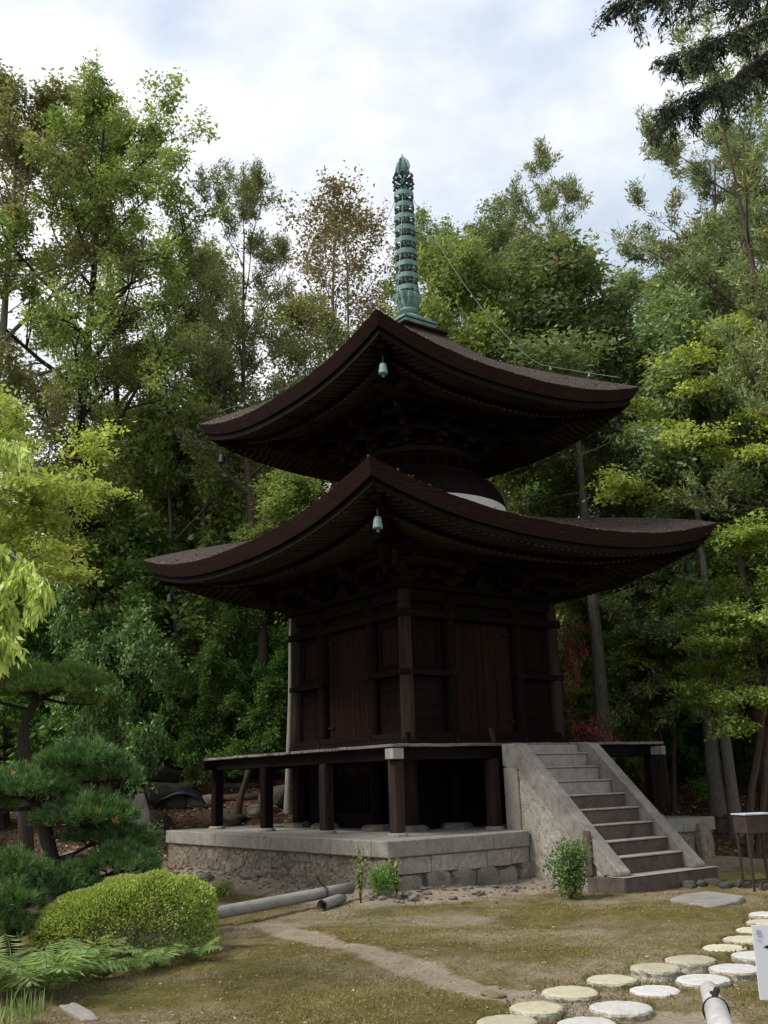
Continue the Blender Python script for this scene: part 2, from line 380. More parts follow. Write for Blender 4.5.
class MB:
    def __init__(s):
        s.v = []; s.f = []; s.m = []

    def add(s, verts, faces, mi=0):
        n = len(s.v)
        s.v += [tuple(map(float, q)) for q in verts]
        s.f += [tuple(n + i for i in q) for q in faces]
        s.m += [mi] * len(faces)
        return s

    def box(s, x0, x1, y0, y1, z0, z1, mi=0):
        v = [(x0, y0, z0), (x1, y0, z0), (x1, y1, z0), (x0, y1, z0), (x0, y0, z1), (x1, y0, z1), (x1, y1, z1), (x0, y1, z1)]
        return s.add(v, [(0, 3, 2, 1), (4, 5, 6, 7), (0, 1, 5, 4), (1, 2, 6, 5), (2, 3, 7, 6), (3, 0, 4, 7)], mi)

    def bar(s, p0, p1, w, h, up=(0, 0, 1), mi=0, taper=1.0):
        p0 = np.array(p0, float); p1 = np.array(p1, float)
        d = p1 - p0; d /= np.linalg.norm(d)
        u = np.array(up, float); r = np.cross(d, u); r /= np.linalg.norm(r); u = np.cross(r, d)
        v = []
        for p, k in ((p0, 1), (p1, taper)):
            for a, b in ((-1, -1), (1, -1), (1, 1), (-1, 1)):
                v.append(p + r * a * w / 2 * k + u * b * h / 2 * k)
        return s.add(v, [(0, 1, 2, 3), (7, 6, 5, 4), (0, 4, 5, 1), (1, 5, 6, 2), (2, 6, 7, 3), (3, 7, 4, 0)], mi)

    def tube(s, pts, rad, n=8, cap=True, mi=0):
        pts = np.array(pts, float)
        k = len(pts)
        rad = np.broadcast_to(np.array(rad, float), (k,))
        t = np.gradient(pts, axis=0)
        t /= np.linalg.norm(t, axis=1)[:, None] + 1e-9
        ref = np.array([0, 0, 1.0]) if abs(t[0][2]) < 0.9 else np.array([1.0, 0, 0])
        v = []
        a = np.cross(t[0], ref); a /= np.linalg.norm(a)
        for i in range(k):
            a = a - t[i] * (a @ t[i]); a /= np.linalg.norm(a) + 1e-9
            b = np.cross(t[i], a)
            for j in range(n):
                th = 2 * math.pi * j / n
                v.append(pts[i] + rad[i] * (a * math.cos(th) + b * math.sin(th)))
        f = []
        for i in range(k - 1):
            for j in range(n):
                f.append((i * n + j, i * n + (j + 1) % n, (i + 1) * n + (j + 1) % n, (i + 1) * n + j))
        if cap:
            f.append(tuple(range(n - 1, -1, -1))); f.append(tuple((k - 1) * n + j for j in range(n)))
        return s.add(v, f, mi)

    def lathe(s, prof, n=24, c=(0, 0), mi=0, cap=True):
        v = []; f = []
        for r, z in prof:
            for j in range(n):
                th = 2 * math.pi * j / n
                v.append((c[0] + r * math.cos(th), c[1] + r * math.sin(th), z))
        for i in range(len(prof) - 1):
            for j in range(n):
                f.append((i * n + j, i * n + (j + 1) % n, (i + 1) * n + (j + 1) % n, (i + 1) * n + j))
        if cap:
            f.append(tuple(range(n - 1, -1, -1))); f.append(tuple((len(prof) - 1) * n + j for j in range(n)))
        return s.add(v, f, mi)

    def prism(s, poly, axis, a0, a1, mi=0):
        """poly in the plane across 'axis' (x: (y,z), y: (x,z), z: (x,y))"""
        n = len(poly)
        def mk(p, a):
            return {'x': (a, p[0], p[1]), 'y': (p[0], a, p[1]), 'z': (p[0], p[1], a)}[axis]
        v = [mk(p, a0) for p in poly] + [mk(p, a1) for p in poly]
        f = [tuple(range(n - 1, -1, -1)), tuple(range(n, 2 * n))]
        f += [(i, (i + 1) % n, n + (i + 1) % n, n + i) for i in range(n)]
        return s.add(v, f, mi)

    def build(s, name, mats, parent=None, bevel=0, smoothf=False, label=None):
        me = bpy.data.meshes.new(name)
        o0 = worg(parent)
        v = np.array(s.v) - o0
        me.from_pydata(v.tolist(), [], s.f)
        mats = mats if isinstance(mats, (list, tuple)) else [mats]
        for mm in mats:
            me.materials.append(mm)
        if len(mats) > 1:
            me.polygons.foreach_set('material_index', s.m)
        bm = bmesh.new(); bm.from_mesh(me)
        bmesh.ops.recalc_face_normals(bm, faces=bm.faces)
        bm.to_mesh(me); bm.free()
        if smoothf:
            me.polygons.foreach_set('use_smooth', [True] * len(me.polygons))
        me.update()
        o = bpy.data.objects.new(name, me)
        COL.objects.link(o)
        if parent is not None:
            o.parent = parent
        if bevel:
            bv = o.modifiers.new('bevel', 'BEVEL'); bv.width = bevel; bv.segments = 1
            bv.limit_method = 'ANGLE'; bv.angle_limit = R(40)
        if label: o['label'] = label
        return o


def copy_thing(root, loc, rz=0.0, sc=1.0, label=None, cat=None, group=None):
    r = root.copy(); COL.objects.link(r)
    r.location = loc; r.rotation_euler = (0, 0, rz)
    r.scale = (sc, sc, sc) if np.isscalar(sc) else sc
    if label: r['label'] = label
    if cat: r['category'] = cat
    if group: r['group'] = group
    elif 'group' in r.keys() and group is None:
        del r['group']
    for ch in list(root.children):
        c = ch.copy(); COL.objects.link(c); c.parent = r
        for g in list(ch.children):
            d = g.copy(); COL.objects.link(d); d.parent = c
    return r


def np_mesh(name, verts, quads, mat, tint=None, parent=None, org=None):
    me = bpy.data.meshes.new(name)
    verts = np.asarray(verts, np.float32)
    if parent is not None or org is not None:
        verts = verts - (worg(parent) if org is None else np.array(org)).astype(np.float32)
    nv = len(verts); nf, k = quads.shape
    me.vertices.add(nv); me.vertices.foreach_set('co', verts.ravel())
    me.loops.add(nf * k); me.loops.foreach_set('vertex_index', quads.astype(np.int32).ravel())
    me.polygons.add(nf)
    me.polygons.foreach_set('loop_start', np.arange(0, nf * k, k, dtype=np.int32))
    me.polygons.foreach_set('loop_total', np.full(nf, k, dtype=np.int32))
    if tint is not None:
        a = me.attributes.new('tint', 'FLOAT', 'POINT')
        a.data.foreach_set('value', np.asarray(tint, np.float32))
    me.materials.append(mat)
    me.update(calc_edges=True)
    o = bpy.data.objects.new(name, me)
    COL.objects.link(o)
    if parent is not None:
        o.parent = parent
    return o


def unit(a):
    return a / (np.linalg.norm(a, axis=-1, keepdims=True) + 1e-9)


def leaf_quads(c, d, nrm, ln, wd, fold=0.25):
    """kite-shaped, slightly folded leaves: base c, direction d, normal nrm"""
    d = unit(d); s = unit(np.cross(d, nrm)); n2 = np.cross(s, d)
    ln = np.asarray(ln)[:, None]; wd = np.asarray(wd)[:, None]
    a = c
    b = c + d * ln * 0.45 + s * wd * 0.5 - n2 * wd * fold
    t = c + d * ln - n2 * wd * fold * 0.6
    e = c + d * ln * 0.45 - s * wd * 0.5 - n2 * wd * fold
    v = np.stack([a, b, t, e], 1).reshape(-1, 3)
    q = np.arange(len(c) * 4).reshape(-1, 4)
    return v, q


# ------------------------------------------------------------------ camera, world, sun
cd = bpy.data.cameras.new('camera')
cam = bpy.data.objects.new('camera', cd)
COL.objects.link(cam)
mw = Matrix(((RT[0], UP[0], -FW[0], CAM[0]), (RT[1], UP[1], -FW[1], CAM[1]), (RT[2], UP[2], -FW[2], CAM[2]), (0, 0, 0, 1)))
cam.matrix_world = mw
cd.sensor_fit = 'VERTICAL'; cd.sensor_height = 36.0; cd.sensor_width = 27.0
cd.lens = 36.0 * FPX / 1024
cd.clip_end = 2000; cd.clip_start = 0.05
scene.camera = cam

SUN_EL, SUN_AZ = R(50), R(288)      # azimuth measured clockwise from +Y
w = bpy.data.worlds.new('World'); scene.world = w; w.use_nodes = True
nt = w.node_tree
bg = nt.nodes['Background']
sky = nt.nodes.new('ShaderNodeTexSky'); sky.sky_type = 'NISHITA'; sky.sun_disc = False
sky.sun_elevation = SUN_EL; sky.sun_rotation = SUN_AZ
tc = nt.nodes.new('ShaderNodeTexCoord')
mp = nt.nodes.new('ShaderNodeMapping'); mp.inputs['Scale'].default_value = (1, 1, 1.9)
mp.inputs['Location'].default_value = (0.35, 0.1, 0.2)
L(nt, tc.outputs['Generated'], mp.inputs['Vector'])
n1 = noise(nt, mp.outputs[0], 2.6, 9, 0.55)
n2 = noise(nt, mp.outputs[0], 7.0, 6, 0.6)
cl = ramp(nt, n1, [(0.30, (4.2, 5.1, 6.3)), (0.42, (5.6, 6.2, 7.1)), (0.48, (6.7, 7.05, 7.6)), (0.54, (7.7, 7.9, 8.2)), (0.62, (9.3, 9.4, 9.5))])
cl2 = ramp(nt, n2, [(0.3, (0.93,) * 3), (0.7, (1.05,) * 3)])
clouds = mixc(nt, 1.0, cl, cl2, 'MULTIPLY')
cover = ramp(nt, n1, [(0.25, (0.80,) * 3), (0.42, (0.96,) * 3)])
out = mixc(nt, cover, sky.outputs[0], clouds)
L(nt, out, bg.inputs['Color'])
bg.inputs['Strength'].default_value = 0.072

sd = bpy.data.lights.new('sun', 'SUN'); sd.energy = 2.4; sd.angle = R(18); sd.color = (1.0, 0.96, 0.9)
so = bpy.data.objects.new('sun', sd); COL.objects.link(so)
sdir = Vector((math.sin(SUN_AZ) * math.cos(SUN_EL), math.cos(SUN_AZ) * math.cos(SUN_EL), math.sin(SUN_EL)))
so.rotation_euler = sdir.to_track_quat('Z', 'Y').to_euler()
so.location = (-10, -10, 40)

vs = scene.view_settings
vs.view_transform = 'Standard'; vs.look = 'None'; vs.gamma = 1.0; vs.exposure = 0.97; vs.use_curve_mapping = False
scene.render.engine = 'CYCLES'
scene.cycles.max_bounces = 8
scene.cycles.diffuse_bounces = 6
scene.cycles.transmission_bounces = 4
scene.cycles.use_denoising = True

# ------------------------------------------------------------------ ground
def build_ground():
    def axis(c):
        a = np.concatenate([np.arange(-14, 14.01, 0.09), 14 + np.cumsum(np.geomspace(0.2, 14, 34)), -14 - np.cumsum(np.geomspace(0.2, 14, 34))])
        return np.sort(a) + c
    ax = axis(-2.0); ay = axis(-3.0)
    X, Y = np.meshgrid(ax, ay, indexing='ij')
    Z = gz(X, Y)
    rng = np.random.default_rng(3)
    Z = Z + rng.normal(0, 0.006, Z.shape)
    inside = (np.abs(X) < 3.7) & (np.abs(Y) < 3.7)
    nx, ny = X.shape
    v = np.stack([X, Y, Z], -1).reshape(-1, 3)
    i = np.arange(nx - 1)[:, None] * ny + np.arange(ny - 1)[None, :]
    q = np.stack([i, i + ny, i + ny + 1, i + 1], -1).reshape(-1, 4)
    o = np_mesh('ground', v, q, M['ground'])
    me = o.data
    x = v[:, 0]; y = v[:, 1]
    s = (x - CAM[0]) * FH[0] + (y - CAM[1]) * FH[1]
    l = (x - CAM[0]) * RH[0] + (y - CAM[1]) * RH[1]
    # a trodden earth track across the moss
    pts = np.array([(-6.1, -4.3), (-6.34, -5.24), (-6.75, -7.97), (-7.01, -9.67), (-6.6, -11.4)])
    dm = np.full(len(x), 9.0)
    for a, b in zip(pts[:-1], pts[1:]):
        ab = b - a; t = np.clip(((x - a[0]) * ab[0] + (y - a[1]) * ab[1]) / (ab @ ab), 0, 1)
        dm = np.minimum(dm, np.hypot(x - a[0] - t * ab[0], y - a[1] - t * ab[1]))
    path = 1.0 * np.exp(-(dm / (0.22 + .05 * np.sin(x * 5) * np.sin(y * 4))) ** 2)
    dp = np.maximum(np.abs(x), np.abs(y)) - 3.86
    path = np.maximum(path, 0.75 * np.exp(-(np.clip(dp - 0.35, 0, None) / 0.55) ** 2))
    litter = smooth((s - 20.8) / 1.8)
    wet = smooth((l - 1.55) / 0.5) * smooth((7.6 - s) / 1.2) + 0.8 * np.exp(-(np.hypot(x + 4.72, y + 4.82) / 0.45) ** 2)
    wet = wet + 0.7 * np.exp(-(np.hypot(x - 3.0, y + 6.0) / 1.8) ** 2) + 0.7 * np.exp(-(np.hypot(x + 9.2, y + 7.2) / 0.5) ** 2)
    wet = wet + 0.8 * smooth((x - 4.5) / 1.0) * smooth((24.0 - s) / 2)
    for nm, val in (('path', path), ('litter', litter * (1 - 0.6 * np.clip(wet, 0, 1))), ('wetmoss', np.clip(wet, 0, 0.9))):
        a = me.attributes.new(nm, 'FLOAT', 'POINT'); a.data.foreach_set('value', val.astype(np.float32))
    me.polygons.foreach_set('use_smooth', [True] * len(me.polygons))
    tag(o, 'brown and green mossy ground with bare earth round the pagoda', 'ground', kind='structure')


build_ground()

# ------------------------------------------------------------------ the pagoda
PG = thing('pagoda', 'dark wooden two-storey pagoda with curved bark roofs and green bronze spire', 'pagoda', (0, 0, 0.70))
rng = np.random.default_rng(11)


def lift(t, h):
    return h * np.abs(t) ** 2.4


def roof(name, H, ze, lf, th, prof, rtop, rsoff, zsoff, inner):
    """square concave bark roof: top skin, cut edge, soffit; prof(d) height above the eave at inset d"""
    n = 150
    t = np.linspace(-1, 1, n + 1)
    rings = []                                     # (radius, z offset fn, material of the strip that follows)
    mb = MB()
    ds = np.concatenate([[0, 0.06, 0.15], np.linspace(0.3, H - rtop, 14)])
    def strip(rows, mi, flip=False):
        for side in range(4):
            ca, sa = [(1, 0), (0, 1), (-1, 0), (0, -1)][side]
            V = []
            for (r, zs) in rows:
                for j in range(n + 1):
                    px, py = t[j] * r, -r
                    V.append((px * ca - py * sa, px * sa + py * ca, zs[j]))
            F = []
            for i in range(len(rows) - 1):
                for j in range(n):
                    a = i * (n + 1) + j
                    F.append((a, a + 1, a + n + 2, a + n + 1))
            mb.add(V, F, mi)
    def zl(r, base):
        return base + lift(t, lf) * (1 - (1 - max(0.0, (r - inner) / (H - inner))) ** 1.45)
    rag = rng.normal(0, 0.003, n + 1) + 0.007 * np.sin(t * 23 + 1) * np.sin(t * 9); rag[0] = rag[-1] = 0
    top = [(H - d, zl(H - d, ze + prof(d)) + (rag if d == 0 else 0)) for d in ds]
    strip(top, 0)
    zb = zl(H, ze - th)
    jit = lambda k: rng.normal(0, k, n + 1) * (np.abs(t) < .999)
    lay = [(H - 0.11, zb)]
    for i_, k_ in enumerate(np.linspace(1, 0, 8)[1:-1]):
        zz_ = zl(H, ze - th * k_) + jit(.0008)
        lay += [(H - 0.11 * k_ - .001, zz_ - .003), (H - 0.11 * k_ + .003, zz_ + .003)]
    lay.append((H, zl(H, ze) + rag))
    strip(lay, 1)
    rows = [(H - 0.11, zb)]
    for k in np.linspace(0, 1, 6)[1:]:
        r = (H - 0.11) * (1 - k) + rsoff * k
        rows.append((r, zl(r, (ze - th) * (1 - k) + zsoff * k)))
    strip(rows[::-1], 2)
    o = mb.build(name, [M['bark_roof'], M['bark_edge'], M['black_wood']], PG)
    return o, zl


def profL(d): return 0.345 * d + 0.010 * d * d
def profU(d): return 0.43 * d + 0.098 * d * d


lower_roof, zlL = roof('lower_roof', 4.33, 5.83, 0.58, 0.27, profL, 1.80, 1.9, 5.86, 1.9)
upper_roof, zlU = roof('upper_roof', 3.45, 8.98, 0.50, 0.24, profU, 0.55, 1.2, 9.15, 1.2)


def rot4(side, x, y):
    ca, sa = [(1, 0), (0, 1), (-1, 0), (0, -1)][side]
    return x * ca - y * sa, x * sa + y * ca


def rafters(parent, H, ze, lf, th, inner, tiers, step, hipdrop):
    def lz(x, r):
        return lf * abs(x / max(r, .1)) ** 2.4 * (1 - (1 - max(0.0, (r - inner) / (H - inner))) ** 1.45) if abs(x) <= r else 0
    for side in range(4):
        for ti, (r0, z0, r1, z1, wd, hh) in enumerate(tiers):
            mb = MB()
            k = int(H / step)
            for i in range(-k, k + 1):
                x = i * step
                ro = r0; ri = max(r1, abs(x) + 0.03)
                if ri > ro - 0.06: continue
                zi = z0 + (z1 - z0) * (r0 - ri) / (r0 - r1)
                a = rot4(side, x, -ro); b = rot4(side, x, -ri)
                mb.bar((*a, z0 + lz(x, ro) - hh / 2), (*b, zi + lz(x, ri) - hh / 2), wd, hh)
            mb.build('rafter_row', M['rafter'], parent)
        # fascia boards above each tier's outer end
        for (r, z, hh, th_) in ((tiers[0][0] + 0.03, tiers[0][1] + 0.045, 0.11, 0.027), (tiers[1][0] + 0.035, tiers[1][1] + 0.05, 0.12, 0.03)):
            mb = MB()
            xs = np.linspace(-r + .002, r - .002, 40)
            V = []; F = []
            for x in xs:
                for (dr, dz) in ((0, 0), (th_, 0), (th_, hh), (0, hh)):
                    px, py = rot4(side, x * (r - dr) / r, -(r - dr))
                    V.append((px, py, z + lz(x * (r - dr) / r, r - dr) + (dz if dz else -0.055) - 0.05))
            for i in range(len(xs) - 1):
                for a in range(4):
                    F.append((i * 4 + a, i * 4 + (a + 1) % 4, i * 4 + 4 + (a + 1) % 4, i * 4 + 4 + a))
            F += [(0, 1, 2, 3), tuple((len(xs) - 1) * 4 + a for a in (3, 2, 1, 0))]
            mb.add(V, F)
            mb.build('eave_board', M['black_wood'], parent)
        # hip rafter on the diagonal
        mb = MB()
        dgs = [(-1, -1), (1, -1), (1, 1), (-1, 1)]
        sx, sy = dgs[side]
        r0 = tiers[0][0] - 0.14; rm = tiers[1][0]; r1 = tiers[1][2] - .3
        pts = []
        for r in np.linspace(r0, r1, 9):
            zz = np.interp(-r, [-tiers[0][0], -tiers[1][0], -r1], [tiers[0][1], tiers[1][1] + .01, tiers[1][3]])
            pts.append((sx * r, sy * r, zz + lf * (1 - (1 - max(0.0, (r - inner) / (H - inner))) ** 1.45) - hipdrop))
        for a, b in zip(pts[:-1], pts[1:]):
            mb.bar(a, b, 0.16, 0.2)
        mb.build('hip_rafter', M['black_wood'], parent)


rafters(lower_roof, 4.33, 5.83, 0.58, 0.27, 1.9, [(4.13, 5.50, 3.32, 5.60, 0.075, 0.085), (3.42, 5.47, 2.0, 5.82, 0.085, 0.10)], 0.165, 0.11)
rafters(upper_roof, 3.45, 8.98, 0.50, 0.24, 1.2, [(3.26, 8.67, 2.66, 8.76, 0.07, 0.075), (2.74, 8.63, 1.3, 9.05, 0.075, 0.09)], 0.15, 0.10)

# --- lower body
HW = 1.87
cols = [(sx * HW, sy * HW) for sx in (-1, 1) for sy in (-1, 1)]
for s_ in (-1, 1):
    for k in (-0.86, 0.86):
        cols += [(k, s_ * HW), (s_ * HW, k)]
for (x, y) in cols:
    mb = MB(); mb.lathe([(0.125, 0.76), (0.128, 2.6), (0.124, 4.6), (0.112, 4.95)], 18, (x, y))
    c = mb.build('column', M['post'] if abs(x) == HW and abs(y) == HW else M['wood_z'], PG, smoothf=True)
    mb = MB(); mb.lathe([(0.30, 0.695), (0.29, 0.75), (0.22, 0.79)], 10, (x, y))
    mb.build('base_stone', M['rock'], c)


def ring(name, ho, hi, z0, z1, matx, maty, parent=PG, bevel=0.008):
    for (ax, s_) in (('x', -1), ('x', 1), ('y', -1), ('y', 1)):
        a, b = sorted((s_ * ho, s_ * hi))
        mb = MB()
        if ax == 'x': mb.box(-ho, ho, a, b, z0, z1)
        else: mb.box(a, b, -hi + .002, hi - .002, z0, z1)
        mb.build(name, matx if ax == 'x' else maty, parent, bevel)


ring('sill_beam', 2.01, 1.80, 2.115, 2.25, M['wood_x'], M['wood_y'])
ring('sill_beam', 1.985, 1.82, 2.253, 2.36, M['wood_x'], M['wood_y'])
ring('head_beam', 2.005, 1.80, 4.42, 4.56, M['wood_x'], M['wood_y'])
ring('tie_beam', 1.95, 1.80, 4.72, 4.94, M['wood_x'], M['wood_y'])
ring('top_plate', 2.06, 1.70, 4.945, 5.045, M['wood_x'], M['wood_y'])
# closing boards above and behind
for side in range(4):
    def wbox(x0, x1, y0, y1, z0, z1, mb):
        a = rot4(side, x0, y0); b = rot4(side, x1, y1)
        mb.box(min(a[0], b[0]), max(a[0], b[0]), min(a[1], b[1]), max(a[1], b[1]), z0, z1)
    wx = M['wood_x'] if side in (0, 2) else M['wood_y']
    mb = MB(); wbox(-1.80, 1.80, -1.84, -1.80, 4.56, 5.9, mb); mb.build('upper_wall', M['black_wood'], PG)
    # double door
    for s_ in (-1, 1):
        mb = MB()
        x = 0.005
        while x < 0.72:
            wd = min(rng.uniform(0.15, 0.2), 0.735 - x)
            a, b = (x, x + wd - 0.006)
            yo = -1.83 + rng.uniform(-0.006, 0.006)
            wbox(s_ * a, s_ * b, yo, -1.79, 2.37, 4.41, mb); x += wd
        d = mb.build('door', M['door'], PG, 0.004)
        mb = MB()
        for z in (2.55, 4.2):
            wbox(s_ * 0.56, s_ * 0.735, -1.868, -1.838, z, z + .05, mb)
        mb.build('hinge', M['bracket'], d)
    # door jambs
    for s_ in (-1, 1):
        mb = MB(); wbox(s_ * 0.742, s_ * 0.80, -1.90, -1.80, 2.362, 4.418, mb); mb.build('door_jamb', M['wood_z'], PG, .004)
    # side bays: mid rail, upper panel with frame, lower boards
    for s_ in (-1, 1):
        mb = MB(); wbox(s_ * 0.72, s_ * 2.0, -2.0, -1.85, 3.37, 3.47, mb) if side in (0, 2) else wbox(s_ * 0.72, s_ * 1.848, -2.0, -1.85, 3.37, 3.47, mb)
        mb.build('mid_rail', wx, PG, .006)
        mb = MB()
        for i in range(4):
            a = 0.97 + i * 0.2
            wbox(s_ * a, s_ * (a + .195), -1.83 + rng.uniform(-.005, .005), -1.79, 3.475, 4.415, mb)
        p_ = mb.build('wall_panel', M['door'] if side in (3, 1) else M['wood_z'], PG, .004)  # redder, lighter panels on left and right: side lighting put into the colour
        mb = MB()
        for (a, b, c, d) in ((1.04, 1.10, 3.55, 4.36), (1.62, 1.68, 3.55, 4.36), (1.102, 1.618, 4.29, 4.36), (1.102, 1.618, 3.55, 3.61)):
            wbox(s_ * a, s_ * b, -1.862, -1.838, c, d, mb)
        mb.build('panel_frame', M['wood_z'], p_, .003)
        mb = MB()
        for i in range(4):
            z = 2.362 + i * 0.251
            wbox(s_ * 0.98, s_ * 1.75, -1.83 + rng.uniform(-.005, .005), -1.79, z, z + .247, mb)
        mb.build('wall_panel', M['wood_z'], PG, .004)
    # nail covers on the rails
    mb = MB()
    for xx in (-HW, -.86, .86, HW):
        for z in (3.42, 4.49, 2.24):
            px, py = rot4(side, xx, -2.012)
            wbox(xx - .035, xx + .035, -2.022, -2.0, z - .035, z + .035, mb)
    mb.build('nail_cover', M['bracket'], PG)
    # pale flakes: bird-stained ledges on the beams
# --- lower brackets: a bearing block, crossed arms and small blocks on each column line, stepping out
def bracket_set(x, dx, dy, z0, steps, stepout, dz, ux, uy, parent, x0r, w0=0.30):
    """a stepped bracket: starts at radius x0r on direction (dx,dy), side arms along (ux,uy)"""
    mb = MB()
    for k in range(steps + 1):
        r = x0r + k * stepout
        z = z0 + k * dz
        cx, cy = x[0] + dx * k * stepout, x[1] + dy * k * stepout
        # projecting arm
        mb.bar((cx - dx * 0.35, cy - dy * 0.35, z + 0.16), (cx + dx * (stepout * 0.85), cy + dy * (stepout * 0.85), z + 0.16), 0.10, 0.12)
        # cross arm with curved-up ends
        L_ = 0.42 - 0.02 * k
        mb.bar((cx - ux * L_, cy - uy * L_, z + 0.17), (cx + ux * L_, cy + uy * L_, z + 0.17), 0.095, 0.11)
        for q in (-1, 0, 1):
            bx, by = cx + ux * q * (L_ - 0.06), cy + uy * q * (L_ - 0.06)
            mb.box(bx - .075, bx + .075, by - .075, by + .075, z + 0.228, z + 0.31)
        mb.box(cx - w0 / 2 + k * .05, cx + w0 / 2 - k * .05, cy - w0 / 2 + k * .05, cy + w0 / 2 - k * .05, z, z + 0.108)
    o = mb.build('bracket', M['bracket'], parent, .006)
    return o


for side in range(4):
    d = rot4(side, 0, -1); u = rot4(side, 1, 0)
    for xx in (-0.86, 0.86):
        p0 = rot4(side, xx, -HW - .02)
        bracket_set(p0, d[0], d[1], 5.05, 1, 0.40, 0.17, u[0], u[1], PG, HW)
    # strut with a pale carved block between the columns
    p0 = rot4(side, 0, -HW - .06)
    mb = MB(); mb.prism([(-.28, 5.05), (.28, 5.05), (.16, 5.18), (.05, 5.34), (-.05, 5.34), (-.16, 5.18)], 'y', -HW - .1, -HW - .02)
    V = [(*rot4(side, q[0], q[1]), q[2]) for q in mb.v]
    mb.v = V
    mb.build('frog_leg_strut', M['bracket'], PG, .006)
    # corner: diagonal bracket plus the two square ones
    s2 = 1 / math.sqrt(2)
    c = [(-1, -1), (1, -1), (1, 1), (-1, 1)][side]
    bracket_set((c[0] * HW, c[1] * HW), c[0] * s2, c[1] * s2, 5.05, 1, 0.57, 0.17, 1, 0, PG, HW)
    mb = MB()
    mb.bar((c[0] * 2.2, c[1] * 2.2, 5.20), (c[0] * 2.62, c[1] * 2.62, 5.27), .11, .13, taper=.7)
    mb.bar((c[0] * 1.9, c[1] * (HW + .42), 5.42), (c[0] * 1.0, c[1] * (HW + .42), 5.42), .1, .11)
    mb.bar((c[0] * (HW + .42), c[1] * 1.9, 5.42), (c[0] * (HW + .42), c[1] * 1.0, 5.42), .1, .11)
    mb.build('corner_nosing', M['bracket'], PG, .006)
    # purlin with projecting ends
    mb = MB()
    a = rot4(side, -2.72, -2.30 - (.003 if side % 2 else 0)); b = rot4(side, 2.72, -2.30 - (.003 if side % 2 else 0))
    zz = 5.60 + (0.004 if side % 2 else 0)
    mb.bar((*a, zz), (*b, zz), .13, .17)
    mb.build('eave_purlin', M['bracket'], PG, .006)
    # wall purlin
    mb = MB(); a = rot4(side, -1.8, -HW); b = rot4(side, 1.8, -HW)
    mb.bar((*a, 5.47), (*b, 5.47), .12, .16); mb.build('wall_purlin', M['bracket'], PG)
# --- dome, drum, railing and the upper brackets
mb = MB(); mb.lathe([(1.93, 6.45), (1.93, 6.75), (1.92, 6.88), (1.90, 6.97)], 64, cap=False)
mb.build('plaster_dome', M['plaster'], PG, smoothf=True)
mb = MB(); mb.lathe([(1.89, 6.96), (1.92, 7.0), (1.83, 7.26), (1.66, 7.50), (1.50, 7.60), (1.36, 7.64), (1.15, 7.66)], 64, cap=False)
mb.build('dome_upper', M['black_wood'], PG, smoothf=True)  # upper part of the dome, dark above the white plaster
mb = MB(); mb.lathe([(1.02, 7.6), (1.02, 8.3), (1.05, 9.0)], 40); mb.build('drum', M['black_wood'], PG, smoothf=True)
mb = MB()
mb.lathe([(1.26, 7.62), (1.38, 7.62), (1.38, 7.70), (1.26, 7.70), (1.26, 7.62)], 60, cap=False)
for z, r in ((7.83, 0.022), (7.98, 0.03)):
    th = np.linspace(0, 2 * math.pi, 61)
    mb.tube([(1.30 * math.cos(a), 1.30 * math.sin(a), z) for a in th], r, 6, cap=False)
for i in range(20):
    a = 2 * math.pi * (i + .5) / 20
    mb.tube([(1.30 * math.cos(a), 1.30 * math.sin(a), 7.70), (1.30 * math.cos(a), 1.30 * math.sin(a), 7.97)], .026, 6)
mb.build('railing', M['wood_x'], PG)
mb = MB(); mb.lathe([(1.02, 8.06), (1.22, 8.06), (1.22, 8.16), (1.02, 8.16)], 40, cap=False); mb.build('ring_beam', M['bracket'], PG)
for i in range(12):
    a = 2 * math.pi * (i + 0.5) / 12
    dx, dy = math.cos(a), math.sin(a)
    sq = 1 / max(abs(dx), abs(dy))
    so_ = min(0.36 * (1 + (sq - 1) * 0.9), 0.46)
    bracket_set((1.05 * dx, 1.05 * dy), dx, dy, 8.10, 2, so_, 0.19, -dy, dx, PG, 1.05)
    mb = MB()
    mb.bar((dx * 1.5, dy * 1.5, 8.62), (dx * (1.9 * sq + .12), dy * (1.9 * sq + .12), 8.50), .09, .12, taper=.8)
    mb.build('tail_rafter', M['bracket'], PG, .006)
for side in range(4):
    for r, z, Lx in ((2.05, 8.74, 2.5), (1.62, 8.86, 1.9)):
        a = rot4(side, -Lx, -r - (.003 if side % 2 else 0)); b = rot4(side, Lx, -r - (.003 if side % 2 else 0))
        mb = MB(); mb.bar((*a, z + (.004 if side % 2 else 0)), (*b, z + (.004 if side % 2 else 0)), .12, .15); mb.build('eave_purlin', M['bracket'], PG, .006)
# --- finial
mb = MB(); mb.box(-.57, .57, -.57, .57, 10.72, 11.10); mb.box(-.62, .62, -.62, .62, 11.10, 11.16)
mb.build('roof_cap', M['bark_edge'], PG, .01)
fin = MB(); fin.lathe([(0.075, 11.2), (0.07, 15.2)], 12); fin = fin.build('finial', M['bronze'], PG, smoothf=True)
mb = MB(); mb.box(-.42, .42, -.42, .42, 11.163, 11.36); mb.box(-.46, .46, -.46, .46, 11.36, 11.42); mb.build('finial_base', M['bronze'], fin, .01)
mb = MB(); mb.lathe([(0.40, 11.423), (0.37, 11.50), (0.26, 11.58), (0.17, 11.62), (0.17, 11.66)], 24); mb.build('inverted_bowl', M['bronze'], fin, smoothf=True)
mb = MB()
pr = [(0.18, 11.66), (0.22, 11.72), (0.19, 11.78), (0.22, 11.86), (0.25, 12.02), (0.275, 12.14), (0.23, 12.15)]
mb.lathe(pr, 24)
